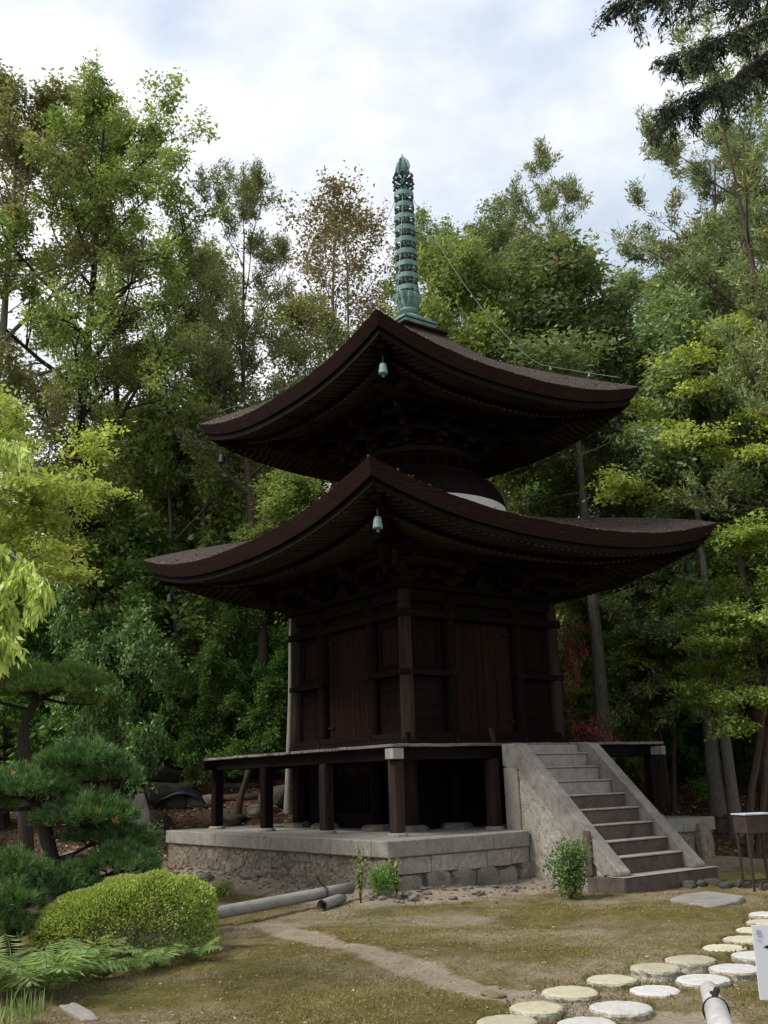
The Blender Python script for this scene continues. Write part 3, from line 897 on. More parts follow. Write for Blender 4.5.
for i in range(12):
    a = 2 * math.pi * i / 12
    mb.tube([(r * 1.02 * math.cos(a), r * 1.02 * math.sin(a), z) for r, z in ((.19, 11.8), (.215, 11.9), (.25, 12.02), (.28, 12.12))], [.02, .035, .045, .03], 6)
mb.build('lotus_pot', M['bronze'], fin)
for k in range(9):
    z = 12.20 + k * 0.302
    r = 0.262 - 0.0040 * k
    mb = MB()
    mb.lathe([(r - .012, z), (r, z), (r, z + .115), (r - .012, z + .115), (r - .012, z)], 28, cap=False)
    for i in range(8):
        a = 2 * math.pi * i / 8
        mb.bar((.06 * math.cos(a), .06 * math.sin(a), z + .055), ((r - .006) * math.cos(a), (r - .006) * math.sin(a), z + .055), .022, .03)
    rg = mb.build('ring', M['bronze'], fin)
    mb = MB()
    mb.lathe([(.115, z - .17), (.125, z - .10), (.11, z + .02)], 14)
    for i in range(8):
        a = 2 * math.pi * (i + .5) / 8
        mb.lathe([(.006, z - .01), (.020, z - .04), (.033, z - .10), (.036, z - .115)], 7, ((r - .03) * math.cos(a), (r - .03) * math.sin(a)))
    mb.build('ring_hub', M['bronze_dark'], rg)  # darker than the ring: shadow between the rings put into the colour
mb = MB()
for k in range(3):
    z = 14.84 + k * 0.165
    for i in range(8):
        a = 2 * math.pi * (i + .5 * (k % 2)) / 8
        rr = .245 - .025 * abs(k - 1)
        mb.tube([(.07 * math.cos(a), .07 * math.sin(a), z - .06), (rr * .7 * math.cos(a), rr * .7 * math.sin(a), z - .05), (rr * math.cos(a), rr * math.sin(a), z + .02), (rr * .86 * math.cos(a), rr * .86 * math.sin(a), z + .085), (rr * .72 * math.cos(a), rr * .72 * math.sin(a), z + .05)], [.02, .028, .036, .03, .012], 6)
mb.build('water_flame', M['bronze_dark'], fin)
mb = MB(); mb.lathe([(.06, 15.22), (.11, 15.30), (.135, 15.40), (.12, 15.52), (.08, 15.62), (.03, 15.71), (.008, 15.80)], 18)
for i in range(4):
    a = 2 * math.pi * i / 4 + .4
    mb.tube([(.13 * math.cos(a), .13 * math.sin(a), 15.28), (.18 * math.cos(a), .18 * math.sin(a), 15.42), (.13 * math.cos(a), .13 * math.sin(a), 15.58), (.04 * math.cos(a), .04 * math.sin(a), 15.70)], [.02, .025, .022, .008], 5)
mb.build('jewel', M['bronze'], fin, smoothf=True)
# chains from under the flame to the roof corners
for (sx, sy) in ((-1, -1), (1, -1), (1, 1), (-1, 1)):
    mb = MB(); pts = []
    A = np.array([sx * .16, sy * .16, 14.55]); B = np.array([sx * 3.15, sy * 3.15, 9.40])
    for t in np.linspace(0, 1, 22):
        q = A * (1 - t) + B * t; q[2] -= 2.1 * 4 * t * (1 - t) * 0.62
        q[2] = max(q[2], 9.02 + profU(3.45 - abs(q[0])) + 0.10 + 0.5 * (1 - (1 - max(0, (abs(q[0]) - 1.2) / 2.25)) ** 1.45)) if abs(q[0]) > .6 else q[2]
        pts.append(q)
    mb.tube(pts, .007, 5)
    for q in pts[2:-1:4]:
        mb.lathe([(.006, q[2] - .01), (.025, q[2] - .035), (.03, q[2] - .08)], 6, (q[0], q[1]))
    mb.build('chain', M['chain'], fin)

# --- veranda
for side in range(4):
    mb = MB()
    r0, r1 = (3.28, 2.02)
    lim = 3.28 if side in (0, 2) else 2.018
    x = -lim
    while x < lim - .01:
        wd = min(rng.uniform(.17, .23), lim - x)
        z = 2.11 + rng.uniform(-.006, .004)
        a = rot4(side, x + .003, -r0 - rng.uniform(-.012, .015)); b = rot4(side, x + wd - .003, -r1)
        mb.box(min(a[0], b[0]), max(a[0], b[0]), min(a[1], b[1]), max(a[1], b[1]), z - .045, z)
        x += wd
    mb.build('veranda_deck', M['deck'], PG, .004)
    mb = MB()
    e = 3.42
    a = rot4(side, -e, -3.08); b = rot4(side, e, -3.08)
    zz = 1.955 + (.0 if side % 2 == 0 else -.0)
    if side % 2 == 0:
        if side == 0: a = (-3.035, a[1])
        mb.bar((*a, zz), (*b, zz), .15, .19)
        mb.build('veranda_beam', M['wood_x'], PG, .008)
    else:
        a = rot4(side, -3.0, -3.08); b = rot4(side, 3.0, -3.08)
        mb.bar((*a, zz), (*b, zz), .15, .19)
        mb.build('veranda_beam', M['wood_y'], PG, .008)
        for s_ in (-1, 1):
            if side == 3 and rot4(side, s_ * 3.16, -3.08)[1] < 0: continue
            mb = MB(); a = rot4(side, s_ * 3.16, -3.08); b = rot4(side, s_ * 3.43, -3.08)
            mb.bar((*a, zz - .01), (*b, zz - .01), .13, .16); mb.build('beam_nose', M['greywood'], PG, .008)
    # joists
    mb = MB()
    for i in range(-5, 6):
        a = rot4(side, i * .52, -3.0); b = rot4(side, i * .52, -1.9)
        mb.bar((*a, 1.99), (*b, 1.99), .09, .13)
    mb.build('joist_row', M['black_wood'], PG)
    # beam nose caps (weathered end grain at the corners)
pv = [(sx * 3.08, sy * 3.08) for sx in (-1, 1) for sy in (-1, 1)]
for k in (-1.04, 1.04):
    for s_ in (-1, 1):
        pv += [(k, s_ * 3.08), (s_ * 3.08, k)]
for (x, y) in pv:
    mb = MB(); mb.box(x - .095, x + .095, y - .095, y + .095, .755, 1.858)
    p_ = mb.build('veranda_post', M['post'] if (x < 0 and y < 0) else M['wood_z'], PG, .014)
    mb = MB(); mb.lathe([(.17, .70), (.165, .735), (.13, .756)], 12, (x, y)); mb.build('base_stone', M['coping'], p_)
# corner beam ends seen end-on
mb = MB(); mb.box(-3.26, -3.04, -3.26, -3.04, 1.875, 2.045); mb.build('beam_end', M['greywood'], PG, .01)
for (sx, sy) in ((1, -1),):
    mb = MB(); mb.box(sx * 3.425 - .008, sx * 3.425 + .008, sy * 3.08 - .075, sy * 3.08 + .075, 1.862, 2.048); mb.build('beam_end', M['greywood'], PG)
# underfloor: dark board walls, posts and lattice
for side in range(4):
    mb = MB()
    a = rot4(side, -1.75, -1.72); b = rot4(side, 1.75, -1.68)
    mb.box(min(a[0], b[0]), max(a[0], b[0]), min(a[1], b[1]), max(a[1], b[1]), .70, 2.1)
    w_ = mb.build('underfloor_wall', M['black_wood'], PG)
    mb = MB()
    for i in range(-6, 7):
        a = rot4(side, i * .11 - .015, -1.79); b = rot4(side, i * .11 + .015, -1.76)
        mb.box(min(a[0], b[0]), max(a[0], b[0]), min(a[1], b[1]), max(a[1], b[1]), .95, 1.55)
    for z in (.9, 1.55):
        a = rot4(side, -.75, -1.80); b = rot4(side, .75, -1.75)
        mb.box(min(a[0], b[0]), max(a[0], b[0]), min(a[1], b[1]), max(a[1], b[1]), z, z + .06)
    mb.build('lattice', M['black_wood'], w_)
mb = MB(); mb.box(-1.75, 1.75, -1.75, 1.75, 1.95, 2.08); mb.build('floor', M['black_wood'], PG)


# --- bells under the roof corners
def bell(px, py, hang, mat, label, sc=.82):
    """px,py horizontal place, hang = height of the top of the bell body"""
    t = thing('wind_bell', label, 'bell', (px, py, hang - .3 * sc), 'wind bells under the roof corners')
    z = hang - .26 * sc
    mb = MB(); mb.lathe([(r * sc, z + h * sc) for r, h in ((.105, 0), (.098, .03), (.085, .12), (.078, .19), (.055, .235), (.015, .25))], 14, (px, py))
    mb.build('bell_body', mat, t, smoothf=True)
    mb = MB(); mb.tube([(px, py, z + .24 * sc), (px, py, z + .40 * sc)], .012, 6); mb.build('hanger', M['iron'], t)
    mb = MB(); mb.box(px - .025, px + .025, py - .004, py + .004, z - .07 * sc, z - .02 * sc); mb.tube([(px, py, z + .1), (px, py, z - .03)], .006, 4)
    mb.build('clapper', mat, t)


bell(-3.84, -3.84, 5.50 + .12, M['bell_pale'], 'pale green bell under the front corner of the lower roof')
bell(3.86, -3.86, 5.52 + .12, M['bell_dark'], 'dark bell hanging under the right tip of the lower roof')
bell(-3.86, 3.86, 5.52 + .12, M['bell_dark'], 'dark bell hanging under the left tip of the lower roof')
bell(-3.03, -3.03, 8.58 + .13, M['bell_pale'], 'pale green bell under the front corner of the upper roof')
bell(3.06, -3.06, 8.60 + .13, M['bell_dark'], 'dark bell hanging under the right tip of the upper roof')
bell(-3.06, 3.06, 8.60 + .13, M['bell_dark'], 'dark bell hanging under the left tip of the upper roof')

# ------------------------------------------------------------------ stone platform
PL = thing('stone_platform', 'low stone platform with pale coping and rough mortared sides under the pagoda', 'platform', (0, 0, -.2))
hp = 3.856
mb = MB()
mb.box(-hp + .15, -.98, -hp + .15, hp - .15, -.8, .452); mb.box(-.978, .978, -3.3, hp - .15, -.8, .451); mb.box(.98, hp - .15, -hp + .15, hp - .15, -.8, .452)
mb.build('rubble_core', M['rubblewall'], PL)
mb = MB(); mb.box(-hp + .42, hp - .42, -hp + .42, hp - .42, .455, .697); mb.build('paving', M['paving'], PL)
def rough_face(x0, x1, y0, y1, z0, z1, ax, seed):
    r = np.random.default_rng(seed)
    Lx = (x1 - x0) if ax == 'x' else (y1 - y0)
    nu = int(Lx / .035); nv = 24
    U, V_ = np.meshgrid(np.linspace(0, 1, nu), np.linspace(0, 1, nv), indexing='ij')
    uu = U * Lx; vv = V_ * (z1 - z0)
    cells = np.stack([r.uniform(0, Lx, int(Lx * 16)), r.uniform(0, z1 - z0, int(Lx * 16))], 1)
    d = np.sqrt((uu[..., None] - cells[:, 0]) ** 2 + ((vv[..., None] - cells[:, 1]) * 1.25) ** 2)
    d.sort(axis=-1)
    e = np.clip((d[..., 1] - d[..., 0]) / .05, 0, 1)
    dep = .026 * e ** .6 + r.normal(0, .006, U.shape) + .012 * np.sin(uu * 9) * np.sin(vv * 13 + uu * 4) - .02
    return uu, vv, dep, nu, nv


def rough_wall(side, a0, a1, z0, z1, off, seed):
    uu, vv, dep, nu, nv = rough_face(a0, a1, 0, 0, z0, z1, 'x', seed)
    mbw = MB(); V = []
    for i in range(nu):
        for j in range(nv):
            px, py = rot4(side, a0 + uu[i, j], -(off + dep[i, j]))
            V.append((px, py, z0 + vv[i, j]))
    i = np.arange(nu - 1)[:, None] * nv + np.arange(nv - 1)[None, :]
    q = np.stack([i, i + nv, i + nv + 1, i + 1], -1).reshape(-1, 4)
    mbw.add(V, q.tolist())
    mbw.build('rubble_face', M['rubblewall'], PL)


rough_wall(0, -hp + .05, -1.0, -.45, .45, hp - .10, 1)
xb_ = -hp + .05
while xb_ < -1.06:
    wd = rng.uniform(.45, .95)
    if -1.0 - xb_ - wd < .3: wd = -1.0 - xb_
    bm_ = MB(); bm_.box(xb_ + .003, xb_ + wd - .003, -hp + .035 + rng.uniform(-.008, .008), -hp + .2, .20 + rng.uniform(-.012, .012), .446)
    bm_.build('wall_block', M['blockstone'], PL, .010); xb_ += wd
rough_wall(0, 1.0, hp - .05, -.45, .45, hp - .06, 2)
rough_wall(3, -hp + .05, hp - .05, -.55, .45, hp - .06, 3)
rough_wall(1, -hp + .05, hp - .05, -.55, .45, hp - .06, 4)
# coping slabs
for side in range(4):
    x = -hp if side in (0, 2) else -hp + .424
    end = hp if side in (0, 2) else hp - .424
    while x < end - .05:
        ln = rng.uniform(1.5, 2.1)
        if end - x - ln < .7: ln = end - x
        if side == 0:
            if x < -.99 < x + ln or (x < -.99 and x + ln > -.99): ln = -.99 - x
            if -1.0 < x < .98: x = .99; ln = min(rng.uniform(1.5, 2.0), end - x) ; ln = end - x if end - x - ln < .7 else ln
        a = rot4(side, x + .003, -hp); b = rot4(side, x + ln - .003, -hp + .42)
        mb = MB(); mb.box(min(a[0], b[0]), max(a[0], b[0]), min(a[1], b[1]), max(a[1], b[1]), .453, .70 + rng.uniform(-.003, .003))
        mb.build('coping_slab', M['coping'], PL, .016)
        x += ln


def rock_mesh(mb, c, size, seed, n=2, mi=0, flat=0.0, power=.8):
    bm = bmesh.new(); bmesh.ops.create_icosphere(bm, subdivisions=n, radius=1)
    r = np.random.default_rng(seed)
    k = r.normal(0, 1, (7, 3)); ph = r.uniform(0, 6.28, 7); am = r.uniform(.05, .16, 7)
    V = []
    for v in bm.verts:
        p = np.array(v.co)
        f = 1 + sum(am[i] * math.sin(2.1 * (k[i] @ p) + ph[i]) for i in range(7))
        p = p * f
        p = np.sign(p) * np.abs(p) ** power
        V.append(np.array(c) + p * np.array(size))
    F = [[v.index for v in f.verts] for f in bm.faces]
    bm.free()
    mb.add(V, F, mi)
    return mb


# the row of big rough stones at the foot of the front wall, and the broken corner block at the right end
xs = -3.65
k = 0
while xs < -1.25:
    wd = rng.uniform(.40, .56)
    mb = MB(); rock_mesh(mb, (xs + wd / 2, -hp + .08, .02), (wd / 2 * .94, .10, .17 + .02 * (k % 2)), 100 + k, 3, power=.48)
    mb.build('foundation_stone', M['rock'], PL); xs += wd; k += 1
for i, (x, wd) in enumerate(((1.25, .5), (1.85, .6), (2.45, .55))):
    mb = MB(); rock_mesh(mb, (x + wd / 2, -hp + .05, .05), (wd / 2 * .98, .12, .22), 140 + i, 3)
    mb.build('foundation_stone', M['rock'], PL)
mb = MB(); mb.bar((3.42, -hp - .04, -.25), (3.40, -hp - .02, .60), .34, .20, up=(0, 1, 0), taper=.86)
mb.build('corner_block', M['rubblewall'], PL, .03)

# ------------------------------------------------------------------ stone staircase
ST = thing('stone_staircase', 'stone staircase with sloping side stones, pale at the top and stained dark below', 'staircase', (0, -4.6, -.2))
zs = [1.90, 1.668, 1.435, 1.21, .985, .755, .52, .305]
ys = [-3.62, -3.865, -4.12, -4.40, -4.665, -4.925, -5.195, -5.46]
for i, (z, y) in enumerate(zip(zs, ys)):
    mb = MB()
    yb = -3.42 if i == 0 else ys[i - 1] + .03
    zb = (zs[i + 1] - .05) if i < 7 else -.25
    mb.box(-.748, .748, y, yb, zb - (.02 if i < 7 else 0), z - .001)
    m_ = M['stair_pale'] if i < 3 else M['stair_dark']
    st = mb.build('step', m_, ST, .018)
    if i >= 0:
        mb = MB(); mb.box(-.747, .747, y - .020, yb - .032 if i else yb, z, z + .022); mb.build('tread_face', M['tread'], st, .005)
mb = MB(); mb.box(-1.03, 1.18, -5.80, -5.05, -.35, .065)
st = mb.build('step', M['stair_dark'], ST, .02)
mb = MB(); mb.box(-1.028, 1.178, -5.803, -5.465, .066, .078); mb.build('tread_face', M['tread'], st, .005)
mb = MB(); mb.box(-.748, .748, -3.42, -3.29, 1.87, 2.06); mb.build('step', M['stair_pale'], ST, .01)
for s_ in (-1, 1):
    x0, x1 = (-1.0, -.752) if s_ < 0 else (.752, 1.0)
    # sloping side stone: nose at the foot, level piece on top
    prof = [(-5.70, .08), (-5.70, .135), (-3.68, 2.075), (-3.62, 2.085), (-3.31, 2.085), (-3.31, 1.72), (-3.68, 1.66), (-4.75, .62), (-5.38, .08)]
    mb = MB(); mb.prism(prof, 'x', x0, x1)
    mb.build('side_stone', M['side'], ST, .012)
    # side wall under it
    mb = MB(); xa, xb = (-.96, -.755) if s_ < 0 else (.755, .96)
    mb.prism([(-5.36, -.3), (-5.36, .08), (-4.76, .60), (-3.68, 1.64), (-3.66, 1.66), (-3.66, -.3)], 'x', xa, xb)
    mb.build('side_wall', M['sidewall'], ST, .01)
    uu, vv, dep, nu, nv = rough_face(-5.36, -3.66, 0, 0, -.3, 1.64, 'x', 60 + s_)
    V = [(s_ * (.962 + dep[i, j] * .6), -5.36 + uu[i, j], -.3 + vv[i, j] * (min(1.0, max(.0, (np.interp(-5.36 + uu[i, j], [-5.36, -4.76, -3.68, -3.66], [.08, .60, 1.64, 1.65]) + .3) / 1.94)))) for i in range(nu) for j in range(nv)]
    i = np.arange(nu - 1)[:, None] * nv + np.arange(nv - 1)[None, :]
    q = np.stack([i, i + nv, i + nv + 1, i + 1], -1).reshape(-1, 4)
    mb = MB(); mb.add(V, q.tolist()); mb.build('rough_facing', M['blockstone'], ST)
    mb = MB(); mb.box(x0, x1, -3.655, -3.315, -.3, 1.70) ; mb.build('end_pier', M['coping'], ST, .015)
mb = MB(); mb.box(-1.045, -1.002, -5.20, -5.06, .06, .72); mb.build('bracket_block', M['stair_dark'], ST, .01)
mb = MB(); mb.bar((-1.06, -3.20, 2.115), (-1.13, -3.215, 2.36), .09, .03, up=(0, 1, 0))
tag(mb.build('plank', M['post'], None, .004), 'short weathered plank leaning on the veranda beside the stairs', 'plank')

# ------------------------------------------------------------------ trees
def curve_pts(p, d, ln, n, bend, rng, wob):
    """polyline from p along d; 'bend' is added to the direction step by step"""
    pts = [p]; d = d / np.linalg.norm(d)
    for i in range(n):
        d = d + bend / n + rng.normal(0, wob, 3)
        d = d / np.linalg.norm(d)
        p = p + d * ln / n
        pts.append(p)
    return np.array(pts), d


class Tree:
    def __init__(s, seed):
        s.rng = np.random.default_rng(seed); s.mb = MB(); s.tips = []   # (pos, dir, size)

    def grow(s, H, cb, Rr, prof, nl, el, bend, nsub, ntw, tr, lean=(0, 0), wob=.03, sub_el=0.0, flat=1.0, twig=.55, subbend=None, stems=1, bare_top=0.96):
        rng = s.rng
        for st in range(stems):
            a0 = rng.uniform(0, 6.28)
            off = np.array([math.cos(a0), math.sin(a0), 0]) * (0.15 * (stems > 1))
            base = np.array([0, 0, -.35]) + off
            d0 = np.array([lean[0], lean[1], 1.0]) + off * 1.6
            hh = H * (1 if st == 0 else rng.uniform(.75, .95))
            tp, _ = curve_pts(base, d0, hh * bare_top + .35, 12, np.array([-lean[0] * .8, -lean[1] * .8, 0]) - off, rng, wob)
            rad = tr * (1 - np.linspace(0, 1, 13) ** 0.9 * 0.9); rad[0] *= 1.35
            s.mb.tube(tp, rad, 9, cap=False)
            az = rng.uniform(0, 6.28)
            n_ = max(3, nl // stems)
            for i in range(n_):
                f = cb + (1 - cb) * ((i + rng.uniform(0, .8)) / n_)
                f = min(f, .99)
                u = (f - cb) / (1 - cb)
                k = f * 12; i0 = min(int(k), 11); p = tp[i0] + (tp[i0 + 1] - tp[i0]) * (k - i0)
                az += 2.4 + rng.normal(0, .4)
                e = el(u) + rng.normal(0, .12)
                L_ = Rr * prof(u) * rng.uniform(.7, 1.12)
                d = np.array([math.cos(az) * math.cos(e), math.sin(az) * math.cos(e), math.sin(e)])
                lp, ld = curve_pts(p, d, L_, 7, np.array([0, 0, bend]), rng, .09)
                r0 = min(np.interp(k, np.arange(13), rad) * .6, .02 + .022 * L_)
                s.mb.tube(lp, r0 * (1 - np.linspace(0, 1, 8) * .8), 6, cap=False)
                s.tips.append((lp[-1], ld, 1.0))
                for j in range(nsub):
                    t = rng.uniform(.25, 1.0) * 7; i1 = min(int(t), 6); q = lp[i1] + (lp[i1 + 1] - lp[i1]) * (t - i1)
                    ax = unit(lp[i1 + 1] - lp[i1])
                    sd_ = rng.normal(0, 1, 3) * np.array([1, 1, flat]); sd_ = sd_ - ax * (sd_ @ ax)
                    dd = unit(ax * .55 + unit(sd_) * .9 + np.array([0, 0, sub_el]))
                    L2 = L_ * rng.uniform(.22, .45) * (1.15 - .45 * t / 7) + .25
                    sp, sdir_ = curve_pts(q, dd, L2, 4, np.array([0, 0, bend * .6 if subbend is None else subbend]), rng, .12)
                    s.mb.tube(sp, max(.006, r0 * .35) * (1 - np.linspace(0, 1, 5) * .75), 4, cap=False)
                    s.tips.append((sp[-1], sdir_, 1.0))
                    for m in range(ntw):
                        t2 = rng.uniform(.3, 1.0) * 4; i2 = min(int(t2), 3); q2 = sp[i2] + (sp[i2 + 1] - sp[i2]) * (t2 - i2)
                        ax2 = unit(sp[i2 + 1] - sp[i2])
                        sd2 = rng.normal(0, 1, 3) * np.array([1, 1, flat])
                        d3 = unit(ax2 * .6 + unit(sd2) * .8 + np.array([0, 0, sub_el]))
                        L3 = twig * rng.uniform(.5, 1.2)
                        e3 = q2 + d3 * L3
                        s.mb.tube(np.array([q2, e3]), [max(.004, r0 * .16), .003], 3, cap=False)
                        s.tips.append((e3, d3, 1.0)); s.tips.append((q2 + d3 * L3 * .5, d3, .7))
        return s

    def leaves(s, per, sig, ln, wd, droop=-.2, up=.3, spread=1.0, tint_z=None, back=.3, keep=1.0):
        rng = s.rng
        T = s.tips
        P = np.array([t[0] for t in T]); D = np.array([t[1] for t in T]); W = np.array([t[2] for t in T])
        kk = rng.uniform(0, 1, len(P)) < keep
        P, D, W = P[kk], D[kk], W[kk]
        cnt = np.maximum(1, (per * W * rng.uniform(.5, 1.5, len(P))).astype(int))
        idx = np.repeat(np.arange(len(P)), cnt)
        n = len(idx)
        sig = np.array(sig if hasattr(sig, '__len__') else (sig,) * 3)
        c = P[idx] + np.clip(rng.normal(0, 1, (n, 3)), -1.7, 1.7) * sig - D[idx] * rng.uniform(0, back, (n, 1))
        d = unit(D[idx] * .6 + rng.normal(0, spread, (n, 3)) * np.array([1, 1, .6]) + np.array([0, 0, droop]))
        nr = unit(rng.normal(0, .6, (n, 3)) + np.array([0, 0, up]))
        sz = np.exp(rng.normal(0, .30, n)); lnv = ln * sz; wdv = wd * sz * rng.uniform(.8, 1.2, n)
        ctint = rng.uniform(0, 1, len(P))
        tint = np.clip(.5 * ctint[idx] + .5 * rng.uniform(0, 1, n) + rng.normal(0, .06, n), 0, 1)
        v, q = leaf_quads(c, d, nr, lnv, wdv)
        return v, q, np.repeat(tint, 4)

    def finish(s, name, label, cat, barkmat, leafmats, leafsets, group=None):
        t = thing(name, label, cat, (0, 0, 0), group)
        s.mb.build('trunk', barkmat, t, smoothf=True)
        for lm, (v, q, ti) in zip(leafmats, leafsets):
            np_mesh('crown', v, q, lm, ti, parent=t)
        return t


def place(t, px, s, top, label=None, cat=None, group=None, rz=0.0, H=None, wide=1.0, first=False, sink=0.0, ptop=None, base=None):
    """stand tree t at photo column px, s metres off, as tall as the photo row 'top' asks"""
    if base is None: base = H < 15 or t in (TALL, TALL_G)
    if base:
        b = gp(px, s)
    else:
        b = at(px, top, s); b[2] = float(gz(b[0], b[1]))
    q = at(px if ptop is None else ptop, top, s)
    h = q[2] - b[2]
    k = h / H
    loc = (b[0], b[1], b[2] - sink)
    if first:
        t.location = loc; t.rotation_euler = (0, 0, rz); t.scale = (k * wide, k * wide, k)
        if label: t['label'] = label
        if cat: t['category'] = cat
        if group: t['group'] = group
        return t
    return copy_thing(t, loc, rz, (k * wide, k * wide, k), label, cat, group)


def dome_prof(u): return max(.25, math.sin(math.pi * (0.18 + .78 * u)) ** .7)
def cone_prof(u): return max(.12, 1.05 - u * .95)
def flat_prof(u): return .55 + .45 * u if u < .75 else max(.3, 1.0 - (u - .75) * 2.2)
def bush_prof(u): return max(.3, math.cos((u - .3) * 1.5))


# ---- prototypes (each is planted below, the repeats are copies)
H_BL = 20
def proto_broad(seed, leafset, name='broadleaf_tree', bark='bark_dark'):
    t = Tree(seed).grow(H_BL, .30, 4.6, dome_prof, 22, lambda u: .25 + .75 * u, .30, 8, 5, .26, wob=.035, twig=.7)
    return t.finish(name, 'x', 'tree', M[bark], [M[leafset]], [t.leaves(62, .135, .105, .052, droop=-.4, up=.7, keep=.60)])


BROAD_A = proto_broad(21, 'lf_mid')
BROAD_B = proto_broad(22, 'lf_olive', bark='bark_grey')
t = Tree(25).grow(H_BL, .25, 3.9, dome_prof, 20, lambda u: .15 + .8 * u, .25, 7, 5, .24, wob=.03, twig=.6)
BROAD_D = t.finish('broadleaf_tree', 'x', 'tree', M['bark_grey'], [M['lf_conifer']], [t.leaves(62, .135, .105, .05, droop=-.2, up=.6, keep=.50)])

H_PI = 19
t = Tree(31).grow(H_PI, .42, 4.3, flat_prof, 17, lambda u: .15 + .75 * u, .75, 7, 5, .21, wob=.03, twig=.55, sub_el=.35)
PINE_A = t.finish('pine_tree', 'x', 'tree', M['bark_red'], [M['lf_pine']], [t.leaves(52, .095, .12, .030, droop=.25, up=.2, spread=.8, keep=.78)])
t = Tree(33).grow(H_PI, .50, 3.2, lambda u: 1.0 - .45 * u, 15, lambda u: .25 + .65 * u, .55, 6, 5, .18, wob=.025, twig=.5, sub_el=.3)
PINE_B = t.finish('pine_tree', 'x', 'tree', M['bark_red'], [M['lf_pine']], [t.leaves(50, .09, .12, .030, droop=.3, up=.2, spread=.8, keep=.78)])

H_SP = 17
t = Tree(41).grow(H_SP, .30, 3.3, dome_prof, 20, lambda u: .55 + .5 * u, .30, 7, 4, .16, wob=.035, twig=.7)
SPARSE = t.finish('sparse_tree', 'x', 'tree', M['bark_grey'], [M['lf_brown']], [t.leaves(12, .16, .10, .06, droop=-.2, keep=.8)])
t = Tree(43).grow(H_SP, .25, 3.5, dome_prof, 22, lambda u: .45 + .5 * u, .25, 8, 5, .16, wob=.035, twig=.7)
SPARSE_B = t.finish('sparse_tree', 'x', 'tree', M['bark_grey'], [M['lf_olive']], [t.leaves(24, .16, .11, .06, droop=-.2, keep=.8)])

H_CO = 18
t = Tree(51).grow(H_CO, .22, 3.7, lambda u: max(.15, 1.0 - .75 * u), 34, lambda u: .02 + .55 * u, .12, 9, 4, .22, wob=.02, twig=.6, sub_el=-.1)
CONIFER = t.finish('conifer_tree', 'x', 'tree', M['bark_red'], [M['lf_conifer']], [t.leaves(52, (.13, .13, .075), .12, .036, droop=-.25, up=.6, spread=.7, keep=.58)])
t = Tree(53).grow(H_CO, .30, 3.2, lambda u: max(.25, 1.0 - .6 * u), 26, lambda u: .05 + .6 * u, .2, 8, 4, .2, wob=.025, twig=.55)
CONIFER_B = t.finish('conifer_tree', 'x', 'tree', M['bark_grey'], [M['lf_pine']], [t.leaves(50, (.12, .12, .075), .12, .036, droop=-.1, up=.6, spread=.8, keep=.58)])

H_DK = 8
t = Tree(61).grow(H_DK, .10, 2.9, bush_prof, 24, lambda u: .1 + .8 * u, .2, 8, 5, .12, wob=.05, twig=.4, stems=2)
DARK_A = t.finish('evergreen_tree', 'x', 'tree', M['bark_dark'], [M['lf_dark']], [t.leaves(38, .14, .13, .06, droop=-.35, up=.6)])
t = Tree(63).grow(H_DK, .16, 2.6, bush_prof, 20, lambda u: .2 + .7 * u, .2, 8, 5, .11, wob=.05, twig=.4, stems=2)
DARK_B = t.finish('evergreen_tree', 'x', 'tree', M['bark_grey'], [M['lf_mid']], [t.leaves(30, .14, .12, .058, droop=-.35, up=.6)])
t = Tree(65).grow(4, .05, 1.7, bush_prof, 20, lambda u: .25 + .7 * u, .2, 6, 5, .05, wob=.05, twig=.28, stems=3)
SHRUB_A = t.finish('shrub', 'x', 'shrub', M['bark_dark'], [M['lf_dark']], [t.leaves(26, .13, .12, .06, droop=-.2, up=.5)])
t = Tree(69).grow(4, .34, 1.75, lambda u: 1.0 - .45 * u, 15, lambda u: .15 + .7 * u, .1, 8, 5, .05, wob=.06, twig=.30, stems=3, flat=.6)
SHRUB_G = t.finish('shrub', 'x', 'shrub', M['bark_dark'], [M['lf_grey']], [t.leaves(24, (.09, .09, .06), .095, .045, droop=-.25, up=.8, keep=.6)])

H_MA = 7
def proto_maple(seed, mat, per, cb, bend=-.28):
    t = Tree(seed).grow(H_MA, cb, 3.3, lambda u: .9 - .35 * u, 16, lambda u: .10 + .45 * u, bend, 9, 5, .10, wob=.05, sub_el=0.0, flat=.12, twig=.45, subbend=-.12, stems=2)
    return t.finish('maple_tree', 'x', 'tree', M['bark_red'], [M[mat]], [t.leaves(per, (.16, .16, .03), .075, .055, droop=-.2, up=2.0)])


MAPLE_L = proto_maple(71, 'lf_lime', 30, .82, -.12)
MAPLE_S = proto_maple(73, 'lf_lime_soft', 34, .62)
t = Tree(77).grow(11, .68, 3.0, lambda u: .95 - .4 * u, 13, lambda u: .08 + .4 * u, -.10, 9, 5, .12, wob=.04, flat=.12, twig=.42, subbend=-.08)
MAPLE_T = t.finish('maple_tree', 'x', 'tree', M['bark_dark'], [M['lf_lime']], [t.leaves(30, (.16, .16, .03), .075, .055, droop=-.15, up=2.0, keep=.85)])
t = Tree(75).grow(3.2, .30, 1.5, flat_prof, 12, lambda u: .2 + .4 * u, -.2, 6, 4, .04, wob=.06, flat=.3, twig=.3, stems=2)
MAPLE_R = t.finish('red_maple', 'x', 'tree', M['bark_dark'], [M['lf_red']], [t.leaves(9, (.13, .13, .05), .08, .06, droop=-.25, up=1.2, keep=.7)])
